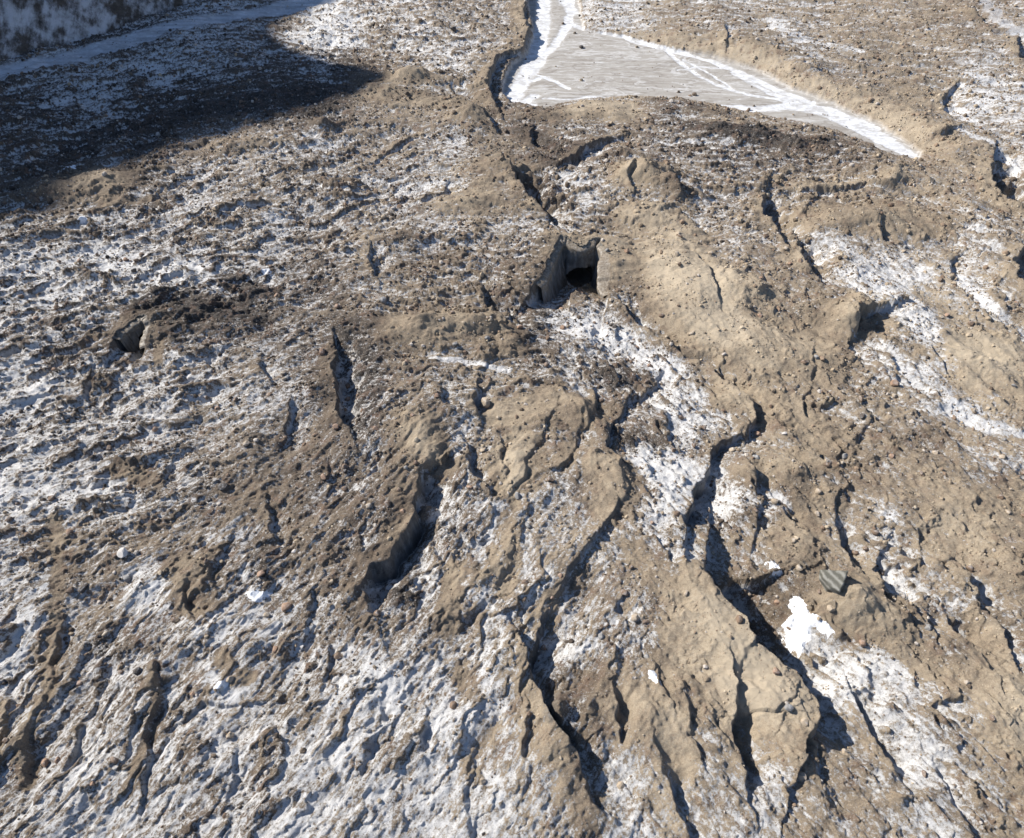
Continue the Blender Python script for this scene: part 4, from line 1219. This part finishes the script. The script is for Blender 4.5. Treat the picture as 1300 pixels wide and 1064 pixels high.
o = add_obj('boulder', me, M.m, label='layered grey-green boulder with pale stripes above the brightest snow patch', category='boulder', group='single boulders on the glacier')
o.location = (x, y, z + .7); o.scale = (.95, 1.1, .95); o.rotation_euler = (.35, -.15, .1)

# many stones: the largest as things, the rest as stuff
NST = 420000
# world-uniform candidates inside the fan of view
yy_ = at(650, 1085)[1] + (at(650, -10)[1] - at(650, 1085)[1]) * np.sqrt(rng.random(NST * 2))
uu_ = rng.uniform(-.77, .77, NST * 2)
dep = yy_ * math.cos(PITCH) + H * math.sin(PITCH)
xx_ = uu_ * dep
rad = .045 * (1 - rng.random(NST * 2)) ** (-1 / 2.5)
rad = np.minimum(rad, .42)
smooth_s = sample(SMOOTH, xx_, yy_); grav_s = sample(GRAV, xx_, yy_); band_s = sample(BAND, xx_, yy_); tone_s = sample(TONE_, xx_, yy_); steep_s = sample(steep, xx_, yy_)
clus = fbm(xx_ / 5.0, yy_ / 4.0, 1501, 3) + .5 * pn(xx_ / 1.4, yy_ / 1.4, 1601)
dens = np.clip(.30 + clus * 1.7, .02, 1) * (1 - .45 * np.clip(smooth_s, 0, 1)) * (1 - .97 * grav_s) * (1 - .9 * np.clip(band_s, 0, 1)) * (steep_s < 2.2) * (1 - .75 * sstep(110, 230, yy_))
pxs = rad / (dep / FPX)
ok = (rng.random(len(xx_)) < dens) & (pxs > .5)
xx_, yy_, rad, pxs, tone_s = xx_[ok], yy_[ok], rad[ok], pxs[ok], tone_s[ok]
order = np.argsort(-pxs)
xx_, yy_, rad, pxs, tone_s = xx_[order], yy_[order], rad[order], pxs[order], tone_s[order]
zz_ = zat(xx_, yy_)
print('stones', len(xx_), 'largest px', pxs[:3], pxs[260:262])
PXs, PYs = px_of(xx_, yy_)
# the largest ones
REG = [('stone on the snowy debris of the left half', lambda a, b: a < 430), ('stone on the hummocks of the middle', lambda a, b: a < 860), ('stone on the tan slopes of the right', lambda a, b: True)]
nbig = 0; used = 0
for i in range(len(xx_)):
    if nbig >= 250: break
    used = i + 1
    a, b = PXs[i], PYs[i]
    if not (0 < a < 1300 and 0 < b < 1064): continue
    r_ = random.Random(i * 7 + 1)
    colr = r_.choice(['brown', 'tan', 'tan', 'rust', 'brown', 'grey'] if tone_s[i] > .42 else ['dark', 'brown', 'brown', 'grey', 'rust'])
    band_ = 'left half' if a < 430 else 'middle' if a < 860 else 'right'
    row_ = 'near' if b > 650 else 'far'
    cname = {'brown': 'brown', 'tan': 'tan', 'rust': 'rusty', 'grey': 'grey', 'dark': 'dark'}[colr]
    place = {('left half', 'near'): 'frosty debris at the lower left', ('left half', 'far'): 'snow-streaked debris at the upper left', ('middle', 'near'): 'ridges at the lower middle', ('middle', 'far'): 'hummocks at the upper middle', ('right', 'near'): 'silty slopes at the lower right', ('right', 'far'): 'tan slopes at the upper right'}[(band_, row_)]
    o = add_obj('stone', rock(10 + i % 6, colr), None, label='small %s stone scattered on the %s' % (cname, place), category='stone', group='small %s stones on the %s' % (cname, place))
    k = min(rad[i], .42)
    o.scale = (k * r_.uniform(.85, 1.2), k * r_.uniform(.7, 1.0), k * r_.uniform(.8, 1.2))
    o.rotation_euler = (r_.uniform(-.4, .4), r_.uniform(-.4, .4), r_.uniform(0, 6.28))
    o.location = (float(xx_[i]), float(yy_[i]), float(zz_[i]) + k * .2)
    nbig += 1
xx_, yy_, zz_, rad, tone_s = xx_[used:], yy_[used:], zz_[used:], rad[used:], tone_s[used:]

pm = bpy.data.meshes.new('rubble_points')
pm.vertices.add(len(xx_)); pm.vertices.foreach_set('co', np.stack([xx_, yy_, zz_ + rad * .15], -1).astype(F32).ravel())
aa = pm.attributes.new('size', 'FLOAT_VECTOR', 'POINT')
aa.data.foreach_set('vector', (rad[:, None] * rng.uniform(.7, 1.25, (len(rad), 3))).astype(F32).ravel())
aa = pm.attributes.new('spin', 'FLOAT_VECTOR', 'POINT')
aa.data.foreach_set('vector', np.stack([rng.uniform(-.6, .6, len(rad)), rng.uniform(-.6, .6, len(rad)), rng.uniform(0, 6.28, len(rad))], -1).astype(F32).ravel())
aa = pm.attributes.new('shade', 'FLOAT', 'POINT')
aa.data.foreach_set('value', np.clip(tone_s * .8 + rng.normal(0, .22, len(rad)) + .05, 0, 1).astype(F32))
aa = pm.attributes.new('hue', 'FLOAT', 'POINT')
aa.data.foreach_set('value', rng.random(len(rad)).astype(F32))

M = NT('rubble_stone')
sh = M.attr('shade', 'INSTANCER').outputs['Fac']; hu = M.attr('hue', 'INSTANCER').outputs['Fac']
base = M.cramp(sh, DEBRIS)
base = M.mix(M.math('MULTIPLY', M.ramp(hu, .80, .9), .7), base, (.22, .15, .105))
base = M.mix(M.math('MULTIPLY', M.math('LESS_THAN', hu, .10), .8), base, (.45, .41, .37))
M.link(base, M.b.inputs['Base Color']); M.b.inputs['Roughness'].default_value = .85
MAT_ST = M.m

ng = bpy.data.node_groups.new('rubble', 'GeometryNodeTree')
ng.interface.new_socket('Geometry', in_out='INPUT', socket_type='NodeSocketGeometry')
ng.interface.new_socket('Geometry', in_out='OUTPUT', socket_type='NodeSocketGeometry')
N = ng.nodes
gi = N.new('NodeGroupInput'); go = N.new('NodeGroupOutput')
g2i = N.new('GeometryNodeGeometryToInstance')
for k in range(4):
    ico = N.new('GeometryNodeMeshIcoSphere'); ico.inputs['Subdivisions'].default_value = 2 if k < 2 else 1; ico.inputs['Radius'].default_value = 1
    nz = N.new('ShaderNodeTexNoise'); nz.inputs['Scale'].default_value = 1.1; nz.noise_dimensions = '4D'; nz.inputs['W'].default_value = k * 7.3
    sub = N.new('ShaderNodeVectorMath'); sub.operation = 'SUBTRACT'; ng.links.new(nz.outputs['Color'], sub.inputs[0]); sub.inputs[1].default_value = (.5, .5, .5)
    scl = N.new('ShaderNodeVectorMath'); scl.operation = 'MULTIPLY'; ng.links.new(sub.outputs[0], scl.inputs[0]); scl.inputs[1].default_value = (1.5, 1.5, 1.1)
    sp = N.new('GeometryNodeSetPosition'); ng.links.new(ico.outputs['Mesh'], sp.inputs['Geometry']); ng.links.new(scl.outputs[0], sp.inputs['Offset'])
    smn = N.new('GeometryNodeSetMaterial'); smn.inputs['Material'].default_value = MAT_ST; ng.links.new(sp.outputs[0], smn.inputs['Geometry'])
    ng.links.new(smn.outputs[0], g2i.inputs[0])


def nattr(name, typ):
    n = N.new('GeometryNodeInputNamedAttribute'); n.data_type = typ; n.inputs['Name'].default_value = name; return n.outputs['Attribute']


mtp = N.new('GeometryNodeMeshToPoints'); ng.links.new(gi.outputs[0], mtp.inputs[0])
iop = N.new('GeometryNodeInstanceOnPoints')
ng.links.new(mtp.outputs[0], iop.inputs['Points']); ng.links.new(g2i.outputs[0], iop.inputs['Instance'])
iop.inputs['Pick Instance'].default_value = True
e2r = N.new('FunctionNodeEulerToRotation')
ng.links.new(nattr('spin', 'FLOAT_VECTOR'), e2r.inputs[0]); ng.links.new(e2r.outputs[0], iop.inputs['Rotation'])
ng.links.new(nattr('size', 'FLOAT_VECTOR'), iop.inputs['Scale'])
ng.links.new(iop.outputs[0], go.inputs[0])
ro = add_obj('rubble', pm, MAT_ST, kind='stuff', label='loose stones and gravel strewn over the glacier')
ro.modifiers.new('scatter', 'NODES').node_group = ng
